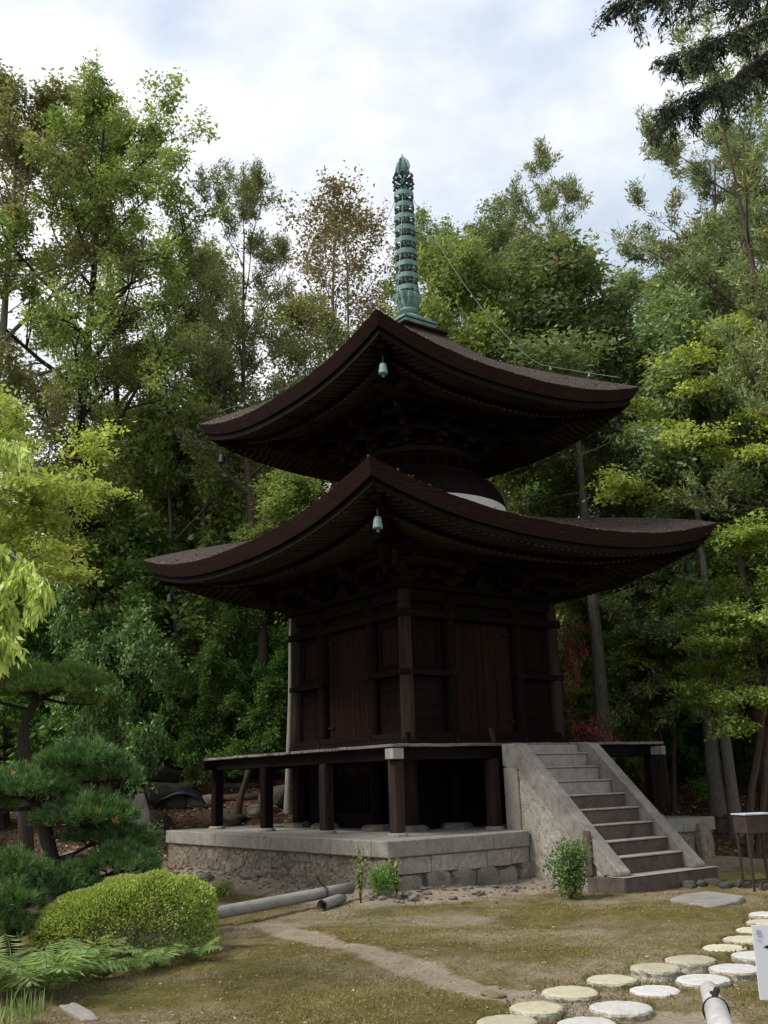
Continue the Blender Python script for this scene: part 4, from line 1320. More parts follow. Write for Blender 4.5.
# tall bare trunks with a high crown
t = Tree(81).grow(18, .62, 2.6, dome_prof, 14, lambda u: .3 + .6 * u, .3, 7, 4, .17, wob=.012, twig=.6)
TALL = t.finish('tall_tree', 'x', 'tree', M['bark_pale'], [M['lf_mid']], [t.leaves(36, .24, .16, .08, droop=-.3, up=.5)])
t = Tree(83).grow(18, .58, 2.8, dome_prof, 14, lambda u: .2 + .6 * u, .2, 7, 4, .22, wob=.010, twig=.6)
TALL_G = t.finish('tall_tree', 'x', 'tree', M['bark_grey'], [M['lf_conifer']], [t.leaves(36, .24, .16, .07, droop=-.3, up=.5)])

# ---- planting.  (prototype, its height, column, distance, top row, label, rotation, widening)
# left side
place(BROAD_A, 78, 27, 78, 'tall bushy green tree at the left, with the highest top on that side', 'tree', rz=0.4, H=H_BL, first=True, wide=.95)
place(BROAD_B, -8, 25, 66, 'olive green tree cut by the left edge, beside the tall bushy tree', 'tree', rz=1.5, H=H_BL, first=True)
place(BROAD_A, 135, 31, 128, 'yellowish green broad tree just right of the tallest left tree', 'tree', rz=2.6, H=H_BL, wide=.8)
place(PINE_A, 266, 26.5, 180, 'open pine with upcurved limbs between the left trees and the spire', 'tree', rz=1.0, H=H_PI, first=True, wide=.9)
place(SPARSE, 350, 34, 205, 'thinly leaved brownish tree close left of the spire', 'tree', rz=0.3, H=H_SP, first=True)
place(SPARSE, 318, 37, 215, 'thinly leaved brownish tree behind the open pine', 'tree', rz=2.3, H=H_SP)
place(SPARSE_B, 205, 33, 262, 'pale olive tree behind the open pine, upper left of the roofs', 'tree', rz=0.9, H=H_SP, first=True)
place(SPARSE_B, 160, 30, 330, 'pale olive tree low behind the tall bushy left tree', 'tree', rz=2.2, H=H_SP)
place(SPARSE_B, 300, 31, 290, 'pale olive tree behind the left slope of the upper roof', 'tree', rz=4.0, H=H_SP)
# right of the spire
place(BROAD_D, 446, 32, 208, 'dark green domed tree just right of the spire', 'tree', rz=0.2, H=H_BL, first=True, wide=1.0)
place(BROAD_D, 500, 34, 218, 'green tree with a pale straight trunk above the right slope of the upper roof', 'tree', rz=2.2, H=H_BL, wide=.95)
place(BROAD_B, 530, 37, 235, 'olive tree between the domed dark tree and the flat topped pine', 'tree', rz=3.1, H=H_BL)
place(PINE_B, 570, 30, 186, 'slender pine with a flat tufted top right of the spire', 'tree', rz=0.6, H=H_PI, first=True, wide=.85)
place(CONIFER, 610, 27, 268, 'soft green conifer right above the tip of the upper roof', 'tree', rz=0.5, H=H_CO, first=True)
place(CONIFER_B, 560, 29, 262, 'yellowish green conifer behind the right slope of the upper roof', 'tree', rz=1.1, H=H_CO, first=True)
place(PINE_B, 645, 26, 155, 'thin airy pine standing tallest between the flat topped pine and the right edge', 'tree', rz=2.4, H=H_PI, wide=1.0)
place(PINE_A, 742, 22, 118, 'large open pine cut by the right edge below the hanging cypress sprays', 'tree', rz=2.9, H=H_PI, wide=.95)
place(CONIFER, 700, 24, 262, 'soft green conifer with curving limbs at the right below the airy pine', 'tree', rz=2.1, H=H_CO, wide=1.05)
place(CONIFER_B, 650, 32, 255, 'olive conifer deep behind the soft green ones at the right', 'tree', rz=4.1, H=H_CO)
place(CONIFER, 764, 23.5, 165, 'tall soft green conifer at the right edge under the hanging cypress sprays', 'tree', rz=3.3, H=H_CO, wide=.75)
place(PINE_B, 708, 27, 205, 'slim airy pine between the tallest airy pine and the right edge', 'tree', rz=4.0, H=H_PI, wide=.9)
place(CONIFER, 800, 25, 235, 'soft green conifer half outside the right edge', 'tree', rz=5.2, H=H_CO)
place(CONIFER_B, 735, 34, 250, 'olive conifer deep behind, near the right edge', 'tree', rz=0.2, H=H_CO)
# understorey, left
G_ = 'dark evergreens behind the pagoda'
for i, (px, s, top, k, p, lab) in enumerate([
    (246, 26.2, 575, .8, 0, 'dark glossy evergreen under the left tip of the lower roof'),
    (140, 31.0, 440, 1.0, 1, 'dense green evergreen left of the lower roof, behind the lime maple'),
    (200, 29.0, 400, 1.05, 1, 'dense green evergreen below the left tip of the upper roof'),
    (60, 27.0, 500, 1.1, 0, 'dark evergreen at the left behind the lime maple branches'),
    (10, 24.0, 530, 1.0, 0, 'dark evergreen behind the yellow weeping branch'),
    (290, 32.0, 440, 1.05, 1, 'dense green evergreen showing between the two roofs at the left'),
    (190, 29.5, 590, .9, 0, 'low dark evergreen left of the wooden hall above the leafy slope'),
    (120, 30.0, 540, 1.1, 0, 'dark evergreen deep behind the grey green shrub'),
]):
    proto = (DARK_A, DARK_B)[p]
    place(proto, px, s, top, lab, 'tree', rz=i * 1.7, H=H_DK, wide=k * (.9 if i else 1), first=(i in (0, 1)))
for i, (px, s, top, k, p, lab) in enumerate([
    (225, 34.0, 430, 1.0, 1, 'leafy green tree deep behind the left tip of the upper roof'),
    (160, 34.5, 470, 1.0, 1, 'leafy green tree deep behind the lime maple layers'),
    (90, 34.0, 450, 1.1, 1, 'leafy green tree deep behind the tall bushy left tree'),
    (215, 28.0, 655, .8, 2, 'fresh green low evergreen just left of the hall wall, above the slope'),
    (150, 29.0, 640, .8, 2, 'fresh green low evergreen above the hillside steps'),
    (262, 27.0, 640, .7, 2, 'fresh green low evergreen touching the left wall of the hall'),
]):
    place(DARK_B if p == 1 else SHRUB_A, px, s, top, lab, 'tree' if p == 1 else 'shrub', rz=i * 2.3 + .4, H=H_DK if p == 1 else 4, wide=k, first=False)
# understorey, right
for i, (px, s, top, k, p, lab) in enumerate([
    (520, 30.0, 440, 1.0, 1, 'bright green broadleaf tree between the two roofs at the right'),
    (580, 31.0, 520, 1.0, 0, 'dark evergreen below the right tip of the upper roof'),
    (640, 34.0, 560, 1.0, 0, 'dark evergreen deep in the wood above the right tip of the lower roof'),
    (585, 27.0, 590, .9, 0, 'dark evergreen beside the right wall of the hall behind the red maple'),
    (660, 30.0, 600, 1.1, 0, 'dark evergreen behind the paired trunks at the right'),
    (720, 33.0, 590, 1.0, 0, 'dark evergreen deep behind the soft green maple'),
    (775, 29.0, 590, 1.0, 0, 'dark evergreen at the right edge behind the iron box'),
    (630, 27.0, 560, .8, 1, 'green leafy tree hanging over the right end of the veranda'),
    (545, 34.0, 560, 1.0, 0, 'dark evergreen deep behind the lower roof'),
]):
    proto = (DARK_A, DARK_B)[p]
    place(proto, px, s, top, lab, 'tree', rz=i * 1.3 + .5, H=H_DK, wide=k)
# far wood
k = 0
fl = []
for i in range(7):
    px = -60 + i * 140 + rng.uniform(-15, 15)
    proto, HH, top = [(BROAD_D, H_BL, 430), (CONIFER_B, H_CO, 400), (SPARSE_B, H_SP, 390)][i % 3]
    if 60 < px < 340: top += 70
    fl.append(place(proto, px, rng.uniform(44, 52), top + rng.uniform(-30, 40), 'one of the distant trees making up the wood behind the nearer trees', 'tree', 'distant trees of the wood', rz=i * 2.1, H=HH))
for i in range(11):
    px = -60 + i * 87 + rng.uniform(-15, 15)
    place(DARK_A if i % 3 else DARK_B, px, rng.uniform(37, 42), rng.uniform(560, 640), 'one of the dark undergrowth evergreens deep in the wood', 'tree', 'undergrowth deep in the wood', rz=i * 1.9, H=H_DK, wide=1.35)
for i in range(14):
    px = (-40 + i * 22) if i < 7 else (590 + (i - 7) * 32)
    place(SHRUB_A, px + rng.uniform(-8, 8), rng.uniform(29, 33), rng.uniform(655, 690), "one of the dark shrubs growing on the leafy slope", "shrub", "dark shrubs on the leafy slope", rz=i * 1.9, H=4, wide=1.0, first=(i == 0))
# grey green shrub tree and its neighbours at the left
place(SHRUB_G, 100, 22.5, 605, 'grey green small leaved shrub tree behind the garden pine', 'shrub', rz=.3, H=4, wide=.55, first=True)
place(SHRUB_G, 45, 25, 640, 'grey green shrub at the left behind the upper pine pad', 'shrub', rz=2.3, H=4, wide=.6)
# tall trunks
place(TALL, 288, 24.5, 470, 'tall tree with a pale straight trunk close to the left wall of the hall', 'tree', rz=.2, H=18, first=True, wide=1.15)
place(TALL, 508, 24.6, 250, 'tall tree with a pale straight trunk seen between the two roofs', 'tree', rz=2.2, H=18, wide=.85)
place(TALL_G, 612, 25.0, 262, 'tall tree with a thick grey trunk behind the right end of the veranda', 'tree', rz=.9, H=18, first=True, wide=1.25)
place(TALL_G, 592, 28.0, 300, 'tall tree with a thin dark trunk beside the thick grey trunk', 'tree', rz=3.0, H=18, wide=.7)
place(TALL_G, 718, 25.0, 330, 'left one of the paired grey trunks behind the iron box', 'tree', rz=4.0, H=18, wide=1.15)
place(TALL_G, 737, 23.0, 300, 'right one of the paired grey trunks behind the iron box', 'tree', rz=5.0, H=18, wide=.95)
place(TALL_G, 672, 30.0, 360, 'dark trunked tree behind the mossy ground right of the veranda', 'tree', rz=5.8, H=18, wide=.9)
place(TALL_G, 765, 27.0, 340, 'dark trunked tree at the right edge of the wood', 'tree', rz=1.8, H=18, wide=.9)
# maples
place(MAPLE_S, 748, 21.0, 530, 'soft green maple spreading in layers at the right beside the stairs', 'tree', rz=0.8, H=H_MA, first=True, wide=1.0)
place(MAPLE_S, 668, 25.5, 560, 'soft green maple with arching branches behind the right end of the veranda', 'tree', rz=2.6, H=H_MA, wide=.8)
place(MAPLE_S, 800, 24.5, 480, 'soft green maple at the right edge above the layered one', 'tree', rz=4.4, H=H_MA, wide=.7)
place(MAPLE_L, -58, 15.0, 402, 'bright lime maple reaching in from the left edge in flat layers', 'tree', rz=0.2, H=H_MA, first=True, wide=.82)
place(MAPLE_T, 800, 22.0, 325, 'bright lime maple at the right edge above the lower roof', 'tree', rz=1.5, H=11, first=True, wide=.95)
place(MAPLE_R, 586, 22.8, 622, 'red leaved maple beside the right wall of the hall', 'tree', rz=.5, H=3.2, first=True, wide=.36)
place(MAPLE_R, 590, 22.0, 725, 'small red maple behind the top of the stairs', 'tree', rz=2.5, H=3.2, wide=.6)

# ------------------------------------------------------------------ garden, foreground
rng = np.random.default_rng(77)


def gat(px, py):
    """ground point seen at a place of the photograph"""
    d = ray(px, py); t0, t1 = 2.0, 80.0
    t = t0
    while t < t1:
        q = CAM + d * t
        if q[2] < gz(q[0], q[1]):
            break
        t += .05
    return np.array([q[0], q[1], float(gz(q[0], q[1]))])


F3 = np.array([FH[0], FH[1], 0]); R3 = np.array([RH[0], RH[1], 0]); Z3 = np.array([0, 0, 1.0])

# --- clipped azalea
b = gat(111, 962); b = b + F3 * .40
AZ = thing('clipped_azalea', 'low clipped azalea mound with bright yellow green tips beside the mossy ground', 'bush', b)
n = 46000
th = rng.uniform(0, 2 * math.pi, n); cz = rng.uniform(-.25, 1, n)
cr = np.sqrt(np.clip(1 - cz ** 2, 0, 1))
dirs = np.stack([cr * np.cos(th), cr * np.sin(th), cz], 1)
sq = np.sign(dirs) * np.abs(dirs) ** np.array([.95, .95, .8])
lump = 1 + .06 * np.sin(7 * dirs[:, 0] + 2) * np.sin(6 * dirs[:, 1]) + .03 * np.sin(13 * dirs[:, 0]) * np.sin(11 * dirs[:, 2] + 1)
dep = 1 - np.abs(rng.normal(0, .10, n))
a_, b_, c_ = 1.0, .62, .56
xl = sq[:, 0] * a_ * lump * dep; yl = sq[:, 1] * b_ * lump * dep
hh = .34 + .10 * xl
zl_ = .24 + hh * .05 + sq[:, 2] * (c_ + .19 * xl) * .92 * lump * dep
P_ = b + xl[:, None] * R3 + yl[:, None] * F3 + zl_[:, None] * Z3
P_[:, 2] = np.maximum(P_[:, 2], b[2] + .04)
dl = unit(dirs[:, :1] * R3 + dirs[:, 1:2] * F3 + dirs[:, 2:] * Z3 + rng.normal(0, .55, (n, 3)) + .35 * Z3)
v, q = leaf_quads(P_, dl, unit(rng.normal(0, 1, (n, 3))), rng.uniform(.022, .042, n), rng.uniform(.011, .020, n))
ti = np.clip(.95 - 4.2 * (1 - dep) + rng.normal(0, .2, n), 0, 1)  # deeper leaves darker, outer ones brighter: shade in the gaps put into the tint
keep = rng.uniform(0, 1, n) < np.where(cz < .0, .55, 1.0)
kq = np.repeat(keep, 4)
v = v[kq]; q = np.arange(len(v)).reshape(-1, 4)
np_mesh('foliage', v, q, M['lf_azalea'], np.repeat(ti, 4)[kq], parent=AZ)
mb = MB()
for i in range(46):
    a = rng.uniform(0, 6.28); r0 = rng.uniform(.05, .35)
    p0 = b + R3 * math.cos(a) * r0 * 1.6 + F3 * math.sin(a) * r0 * .9 + Z3 * 0.0
    p1 = b + R3 * math.cos(a) * .80 + F3 * math.sin(a) * .46 + Z3 * rng.uniform(.3, .55)
    pm = (p0 + p1) / 2 + rng.normal(0, .05, 3)
    mb.tube([p0, pm, p1], [.010, .008, .004], 5)
mb.build('stems', M['bark_grey'], AZ)


# --- ferns
def fern(base, L_, nf, seed, label):
    r = np.random.default_rng(seed)
    t = thing('fern', label, 'fern', base, 'ferns below the azalea')
    C_, D_, Nn, ln, wd = [], [], [], [], []
    mb = MB()
    for f in range(nf):
        a = 2 * math.pi * f / nf + r.normal(0, .25)
        d = np.array([math.cos(a), math.sin(a), 2.6])
        pts, _ = curve_pts(base + Z3 * .01, d, L_ * r.uniform(.75, 1.15), 12, np.array([math.cos(a) * .5, math.sin(a) * .5, -1.55]), r, .05)
        mb.tube(pts, np.linspace(.005, .002, 13), 4)
        for k in range(2, 13):
            tn = unit(pts[k] - pts[k - 1]); s_ = unit(np.cross(tn, Z3)); up_ = np.cross(s_, tn)
            pl_ = L_ * .34 * math.sin(math.pi * (.16 + .84 * (k - 1.5) / 11.2)) ** .8 + .012
            for sg in (-1, 1):
                for sh in (0, .5):
                    C_.append(pts[k - 1] + (pts[k] - pts[k - 1]) * sh); D_.append(s_ * sg + tn * .5 - up_ * .35 + r.normal(0, .12, 3)); Nn.append(up_)
                    ln.append(pl_ * r.uniform(.85, 1.1)); wd.append(L_ * .038)
    mb.build('stalks', M['lf_fern'], t)
    v, q = leaf_quads(np.array(C_), np.array(D_), np.array(Nn), np.array(ln), np.array(wd))
    np_mesh('fronds', v, q, M['lf_fern'], np.repeat(np.clip(r.normal(.5, .2, len(C_)), 0, 1), 4), parent=t)


for i, (px, py, L_, nf, lab) in enumerate([
    (10, 1000, .80, 10, 'largest pale fern in the lower left corner, at the left edge'),
    (46, 996, .78, 10, 'large pale fern below the left end of the azalea, second from the left edge'),
    (80, 984, .60, 9, 'pale fern third from the left edge, below the azalea'),
    (104, 980, .34, 8, 'small fern below the middle of the azalea, fourth from the left edge'),
    (130, 975, .42, 8, 'fern below the middle of the azalea, third from the right'),
    (158, 970, .44, 8, 'fern below the right half of the azalea, second from the right'),
    (197, 962, .38, 8, 'fern standing alone at the right end of the azalea'),
]):
    fern(gat(px, py), L_, nf, 300 + i, lab)

# iris blades by the edging
for i, (px, py, k) in enumerate(((27, 1024, 9), (6, 1030, 7))):
    b = gat(px, py)
    t = thing('iris_plant', ['upright green blades of a small iris at the lower left edging', 'upright green blades in the bottom left corner of the photo'][i], 'plant', b)
    C_, D_ = [], []
    for j in range(k * 3):
        C_.append(b + np.array([rng.normal(0, .05), rng.normal(0, .05), 0])); D_.append([rng.normal(0, .22), rng.normal(0, .22), 1])
    v, q = leaf_quads(np.array(C_), np.array(D_, float), rng.normal(0, 1, (len(C_), 3)), rng.uniform(.16, .32, len(C_)), np.full(len(C_), .016))
    np_mesh('blades', v, q, M['lf_fern'], np.repeat(rng.uniform(0, 1, len(C_)), 4), parent=t)


# --- garden pines: cloud pads of needles on a bent trunk
def needle_pad(c, hw, hd, hh, r, dens=1.0, nl=.10, wd=.009):
    """tufts on a flattened dome; returns leaf arrays"""
    nt_ = int(520 * hw * hd * dens / .25)
    th = r.uniform(0, 6.28, nt_); rr = np.sqrt(r.uniform(0, 1, nt_))
    lx = rr * np.cos(th) * hw; ly = rr * np.sin(th) * hd
    ed = 1 + .16 * np.sin(3 * th + r.uniform(0, 6)) + .1 * np.sin(5 * th + r.uniform(0, 6))
    lx *= ed; ly *= ed
    lz = hh * (1 - rr ** 2) * r.uniform(.15, 1, nt_) - hh * .35 * rr * r.uniform(0, 1, nt_) + r.normal(0, .02, nt_)
    base = np.array(c) + lx[:, None] * R3 + ly[:, None] * F3 + lz[:, None] * Z3
    out = (np.cos(th) * rr)[:, None] * R3 + (np.sin(th) * rr)[:, None] * F3
    ax = unit(out * .9 + Z3 * 1.0 + r.normal(0, .25, (nt_, 3)))
    k = 22
    idx = np.repeat(np.arange(nt_), k); n = len(idx)
    d = unit(ax[idx] + r.normal(0, .42, (n, 3)))
    C_ = base[idx] + ax[idx] * r.uniform(-.02, .05, (n, 1))
    tt = np.repeat(r.uniform(0, .92, nt_), k) * .6 + .34 * r.uniform(0, 1, n)
    tt = np.where(np.repeat(r.uniform(0, 1, nt_) > .985, k), 1.0, tt)
    return C_, d, r.normal(0, 1, (n, 3)), nl * r.uniform(.7, 1.25, n), np.full(n, wd), tt


def garden_pine(label, trunk, pads, s, mat, seed, branches=()):
    r = np.random.default_rng(seed)
    T = [at(px, py, s + ds) for (px, py, ds) in trunk]
    base = T[0].copy(); base[2] = float(gz(base[0], base[1])); T[0] = base - Z3 * .1
    t = thing('garden_pine', label, 'tree', base)
    mb = MB()
    TT = []
    for a, c in zip(T[:-1], T[1:]):
        for k in range(4): TT.append(a + (c - a) * k / 4 + r.normal(0, .008, 3))
    TT.append(T[-1])
    mb.tube(TT, np.linspace(.115, .045, len(TT)) * r.uniform(.9, 1.12, len(TT)), 10)
    A = []
    for (px, py, hwp, hhp, ds) in pads:
        c = at(px, py, s + ds); hw = hwp * (s + ds) / FPX; hh = hhp * (s + ds) / FPX
        A.append(needle_pad(c, hw, hw * .8, hh * 1.05, r))
        # branch to the pad and forks under it
        j = int(np.argmin([np.linalg.norm((p - c) * np.array([1, 1, 1.6])) for p in TT]))
        p0 = TT[max(0, j - 1)]; m_ = (p0 + c) / 2 + np.array([0, 0, -.05])
        mb.tube([p0, m_, c - Z3 * hh * .3], [.035, .026, .014], 6)
        for q_ in range(7):
            a = 2 * math.pi * q_ / 7 + r.uniform(0, .6)
            e = c + R3 * math.cos(a) * hw * .75 + F3 * math.sin(a) * hw * .6 + Z3 * hh * .0
            mb.tube([m_ + (c - m_) * .6 - Z3 * hh * .2, (c + e) / 2 - Z3 * hh * .25, e], [.016, .011, .005], 5)
    mb.build('trunk', M['bark_dark'], t, smoothf=True)
    Z = [np.concatenate([a[i] for a in A]) for i in range(6)]
    v, q = leaf_quads(*Z[:5])
    np_mesh('needles', v, q, mat, np.repeat(Z[5], 4), parent=t)


garden_pine('cloud pruned dark green pine with a bent trunk behind the azalea',
            [(58, 925, 0), (54, 870, 0), (45, 830, 0), (34, 800, .1), (38, 775, .1)],
            [(80, 760, 36, 17, 0), (22, 790, 46, 20, -.25), (60, 776, 34, 17, .2), (112, 776, 26, 14, .1), (92, 816, 44, 19, -.2), (132, 842, 24, 14, .1), (120, 866, 36, 17, -.3), (66, 884, 30, 18, -.5), (-20, 804, 34, 20, .1), (96, 838, 30, 12, .1)],
            12.8, M['lf_garden_pine'], 401)
garden_pine('garden pine with a broad flat top pad on a forked trunk at the left edge',
            [(30, 800, 0), (26, 760, 0), (22, 735, 0), (30, 710, 0), (44, 694, 0)],
            [(20, 682, 50, 17, 0), (68, 682, 38, 16, .2), (-25, 690, 34, 16, 0), (40, 690, 40, 14, -.4), (86, 702, 18, 10, .3)],
            16.5, M['lf_garden_pine_b'], 402)
garden_pine('low yellowish pine mound at the left edge below the dark cloud pruned pine',
            [(12, 935, 0), (14, 925, 0), (18, 905, 0)],
            [(14, 872, 32, 18, 0), (10, 902, 30, 16, -.3), (-14, 915, 26, 18, -.2), (44, 890, 22, 14, .3), (14, 932, 26, 14, -.35)],
            11.8, M['lf_garden_pine'], 403)


# --- small leafy plants
def leafy(label, cat, base, w_, h_, nleaf, ln, wd, mat, seed, nst=9, name='shrub', droop=0.0, hollow=.55):
    r = np.random.default_rng(seed)
    t = thing(name, label, cat, base)
    mb = MB(); C_, D_, TT = [], [], []
    for i in range(nst):
        a = r.uniform(0, 6.28); e = np.array([math.cos(a) * w_ * r.uniform(.1, .42), math.sin(a) * w_ * r.uniform(.1, .42), h_ * r.uniform(.6, 1.0)])
        pts, _ = curve_pts(base - Z3 * .02, e + Z3 * h_ * .4, np.linalg.norm(e), 6, e * .2, r, .10)
        mb.tube(pts, np.linspace(.010, .003, 7), 5)
        for k in range(nleaf // nst):
            u = r.uniform(.25, 1.0) * 6; i0 = min(int(u), 5); p = pts[i0] + (pts[i0 + 1] - pts[i0]) * (u - i0)
            C_.append(p + r.normal(0, w_ * .085, 3)); D_.append(unit(pts[i0 + 1] - pts[i0]) * .4 + r.normal(0, .7, 3) + np.array([0, 0, droop + .1])); TT.append(r.uniform(0, 1))
    C_ = np.array(C_); C_[:, 2] = np.maximum(C_[:, 2], base[2] + .02)
    n = len(C_)
    mb.build('stems', M['bark_dark'], t)
    v, q = leaf_quads(C_, np.array(D_), unit(r.normal(0, .6, (n, 3)) + Z3 * .6), ln * r.uniform(.7, 1.25, n), wd * r.uniform(.75, 1.2, n))
    np_mesh('foliage', v, q, mat, np.repeat(np.array(TT), 4), parent=t)
    return t


leafy('dark glossy leafy shrub at the foot of the stone stairs', 'shrub', gat(572, 900), .85, .80, 3400, .062, .026, M['lf_grey'], 501, 22)
leafy('low dark tufted shrub at the front corner of the stone platform', 'shrub', gat(384, 897), .60, .42, 2200, .05, .014, M['lf_dark'], 502, 16)
leafy('thin green sapling left of the platform corner', 'sapling', gat(361, 903), .34, .78, 170, .06, .026, M['lf_fern'], 503, 4, 'sapling')
leafy('sapling with large bright leaves right at the platform corner', 'sapling', gat(397, 897), .22, .66, 60, .10, .045, M['lf_lime_soft'], 504, 4, 'sapling')
leafy('small pale green weeds behind the fallen concrete pole', 'plant', gat(345, 885), .5, .34, 420, .05, .02, M['lf_grey'], 505, 12, 'weeds')
leafy('small bright green weeds between the azalea and the fallen pole', 'plant', gat(222, 897), .55, .22, 420, .055, .02, M['lf_lime_soft'], 506, 12, 'weeds')
leafy('leafy green shrub in front of the pointed stone marker', 'shrub', gat(142, 880), .85, .95, 1500, .06, .028, M['lf_grey'], 507, 18)
leafy('low green weeds growing left of the cloud pruned pine trunk', 'plant', gat(18, 905), 1.0, .55, 1100, .06, .026, M['lf_lime_soft'], 508, 16, 'weeds')
leafy('clump of dark weeds on the mossy ground right of the veranda', 'plant', gat(703, 800), .9, .5, 900, .07, .03, M['lf_dark'], 509, 14, 'weeds')

# --- stepping stones
ORD = ['first', 'second', 'third', 'fourth', 'fifth', 'sixth', 'seventh', 'eighth', 'ninth', 'tenth', 'eleventh']
yel = [(507.5, 1020), (537, 1006), (570.3, 990.3), (611, 978), (655.7, 966), (691, 958), (724, 946.7), (745.4, 938), (756, 929), (764, 921)]
wht = [(587, 1022), (620.7, 1006), (655, 989), (702, 978), (735, 967), (756, 954), (766, 913)]


def stepstone(name, mat):
    t = thing(name, 'x', 'stepping stone', (0, 0, 0), 'round stepping stones')
    mb = MB(); n = 40; rr = .006 * np.sin(np.arange(n) * .47 + 1) + rng.normal(0, .004, n); rr[-1] = rr[0]; V = []
    pr = [(.0, .0), (.10, .0), (.19, -.003), (.215, -.012), (.222, -.03), (.214, -.06), (.218, -.09), (.21, -.20)]
    for k, (r, z) in enumerate(pr):
        for j in range(n):
            a = 2 * math.pi * j / n
            q = r + (rr[j] + rng.normal(0, .0045 if k > 3 else .0015)) * (k > 2)
            V.append((q * math.cos(a), q * math.sin(a), z + rng.normal(0, .0012 if k < 4 else .005)))
    Fc = []
    for k in range(1, len(pr) - 1):
        for j in range(n):
            Fc.append((k * n + j, k * n + (j + 1) % n, (k + 1) * n + (j + 1) % n, (k + 1) * n + j))
    Fc.append(tuple(n + j for j in range(n)))
    top = [f for f in Fc if min(f) < 3 * n]; side = [f for f in Fc if min(f) >= 3 * n]
    mt = MB(); mt.add(V, top); mt.build('top_face', mat, t)
    ms = MB(); ms.add(V, side); ms.build('rough_side', M['step_side'], t)
    return t


SY = stepstone('stepping_stone', M['step_yellow']); SW = stepstone('stepping_stone', M['step_white'])
for row, proto, pts in (('left', SY, yel), ('right', SW, wht)):
    for i, (px, py) in enumerate(pts):
        d = ray(px, py); q = gat(px, py)
        zt = float(gz(q[0], q[1])) + .050 + rng.uniform(-.014, .012)
        q = CAM + d * ((zt - CAM[2]) / d[2])
        lab = '%s round stepping stone, %s from the bottom edge in the %s row' % ('yellowish' if row == 'left' else 'whitish', ORD[i], row)
        k = rng.uniform(.95, 1.06) * (1.0 if i < 6 else .95)
        if i == 0:
            proto.location = (q[0], q[1], zt); proto['label'] = lab; proto.scale = (k, k, 1)
        else:
            copy_thing(proto, (q[0], q[1], zt), rng.uniform(0, 6), (k * rng.uniform(.95, 1.04), k * rng.uniform(.93, 1.03), 1), lab, None, 'round stepping stones')

# --- barrier, sign
BR = thing('bamboo_barrier', 'low white bamboo barrier tied with black rope at the lower right', 'barrier', gat(722, 1090))
A = at(709, 990, 5.05); B = at(716, 1012, 4.35); Cc = at(727, 1052, 3.45)
mb = MB(); mb.tube([A, B + (B - A) * .06], [.040, .040], 16); mb.build('pole', M['bamboo'], BR, .004, True)
o_ = Z3 * .012
mb = MB(); mb.tube([B + o_, Cc + o_], [.044, .043], 16); mb.build('pole', M['bamboo'], BR, .004, True)
mb = MB()
tt = unit(Cc - A); s_ = unit(np.cross(tt, Z3)); u_ = np.cross(s_, tt)
for k in range(2):
    c = B + tt * (.01 + .018 * k) + o_ * .5
    mb.tube([c + (s_ * math.cos(a) + u_ * math.sin(a)) * .0465 for a in np.linspace(0, 6.28, 25)], .006, 6, cap=False)
mb.tube([B + u_ * .05, B + u_ * .075 - tt * .03 - s_ * .012, B + u_ * .055 - tt * .07 - s_ * .003, B + u_ * .06 - tt * .10 + s_ * .01], [.012, .014, .011, .006], 6)
mb.build('rope', M['rope'], BR)
E0 = at(660, 1035, 4.05); E1 = at(800, 1035, 4.1)
mb = MB(); mb.tube([E0, E1], .034, 14); mb.build('rail', M['bamboo'], BR, 0, True)
for e in (E0 + (E1 - E0) * .12, E0 + (E1 - E0) * .95):
    mb = MB(); mb.tube([np.array([e[0], e[1], -.2]), e - Z3 * .034], .03, 12); mb.build('post', M['bamboo'], BR, 0, True)

c0 = at(755.0, 925.5, 5.3); c1 = at(760.5, 1000, 5.3)
hgt = c0[2] - c1[2]
right = unit(R3 - F3 * .05); upv = unit((c0 - c1) - right * ((c0 - c1) @ right)); nrm = np.cross(right, upv)
SG = thing('sign_board', 'white notice board with grey lettering and a black arrow at the right edge', 'sign', c1 - Z3 * (c1[2] + .15))
Lh = float(np.linalg.norm(c0 - c1))
def sp(u, v, n_=0.0): return c1 + right * u + upv * v + nrm * n_
mb = MB()
V = [sp(0, 0, -.012), sp(.27, 0, -.012), sp(.27, Lh, -.012), sp(0, Lh, -.012), sp(0, 0, 0), sp(.27, 0, 0), sp(.27, Lh, 0), sp(0, Lh, 0)]
mb.add(V, [(3, 2, 1, 0), (4, 5, 6, 7), (0, 1, 5, 4), (1, 2, 6, 5), (2, 3, 7, 6), (3, 0, 4, 7)]); mb.build('board', M['signwhite'], SG)
mb = MB(); a = sp(.135, Lh * .5, -.035); mb.tube([np.array([a[0], a[1], -.3]), a + Z3 * .1], .018, 8); mb.build('stake', M['bamboo'], SG)
mb = MB(); mb.add([sp(.040, Lh * .705, .003), sp(.115, Lh * .78, .003), sp(.115, Lh * .735, .003), sp(.23, Lh * .735, .003), sp(.23, Lh * .675, .003), sp(.115, Lh * .675, .003), sp(.115, Lh * .63, .003)],
                  [(0, 6, 5, 2, 1), (2, 5, 4, 3)]); mb.build('arrow', M['signblack'], SG)


def text_on(body, u, v, size):
    cu = bpy.data.curves.new('lettering', 'FONT'); cu.body = body; cu.size = size; cu.extrude = 0.0005
    to = bpy.data.objects.new('lettering_src', cu); COL.objects.link(to)
    bpy.context.view_layer.update()
    me = bpy.data.meshes.new_from_object(to.evaluated_get(bpy.context.evaluated_depsgraph_get()))
    bpy.data.objects.remove(to); bpy.data.curves.remove(cu)
    o0 = worg(SG)
    for vt in me.vertices:
        vt.co = Vector(sp(u + vt.co.x, v + vt.co.y, .003 + vt.co.z) - o0)
    me.materials.clear(); me.materials.append(M['signblue'])
    o = bpy.data.objects.new('lettering', me); COL.objects.link(o); o.parent = SG


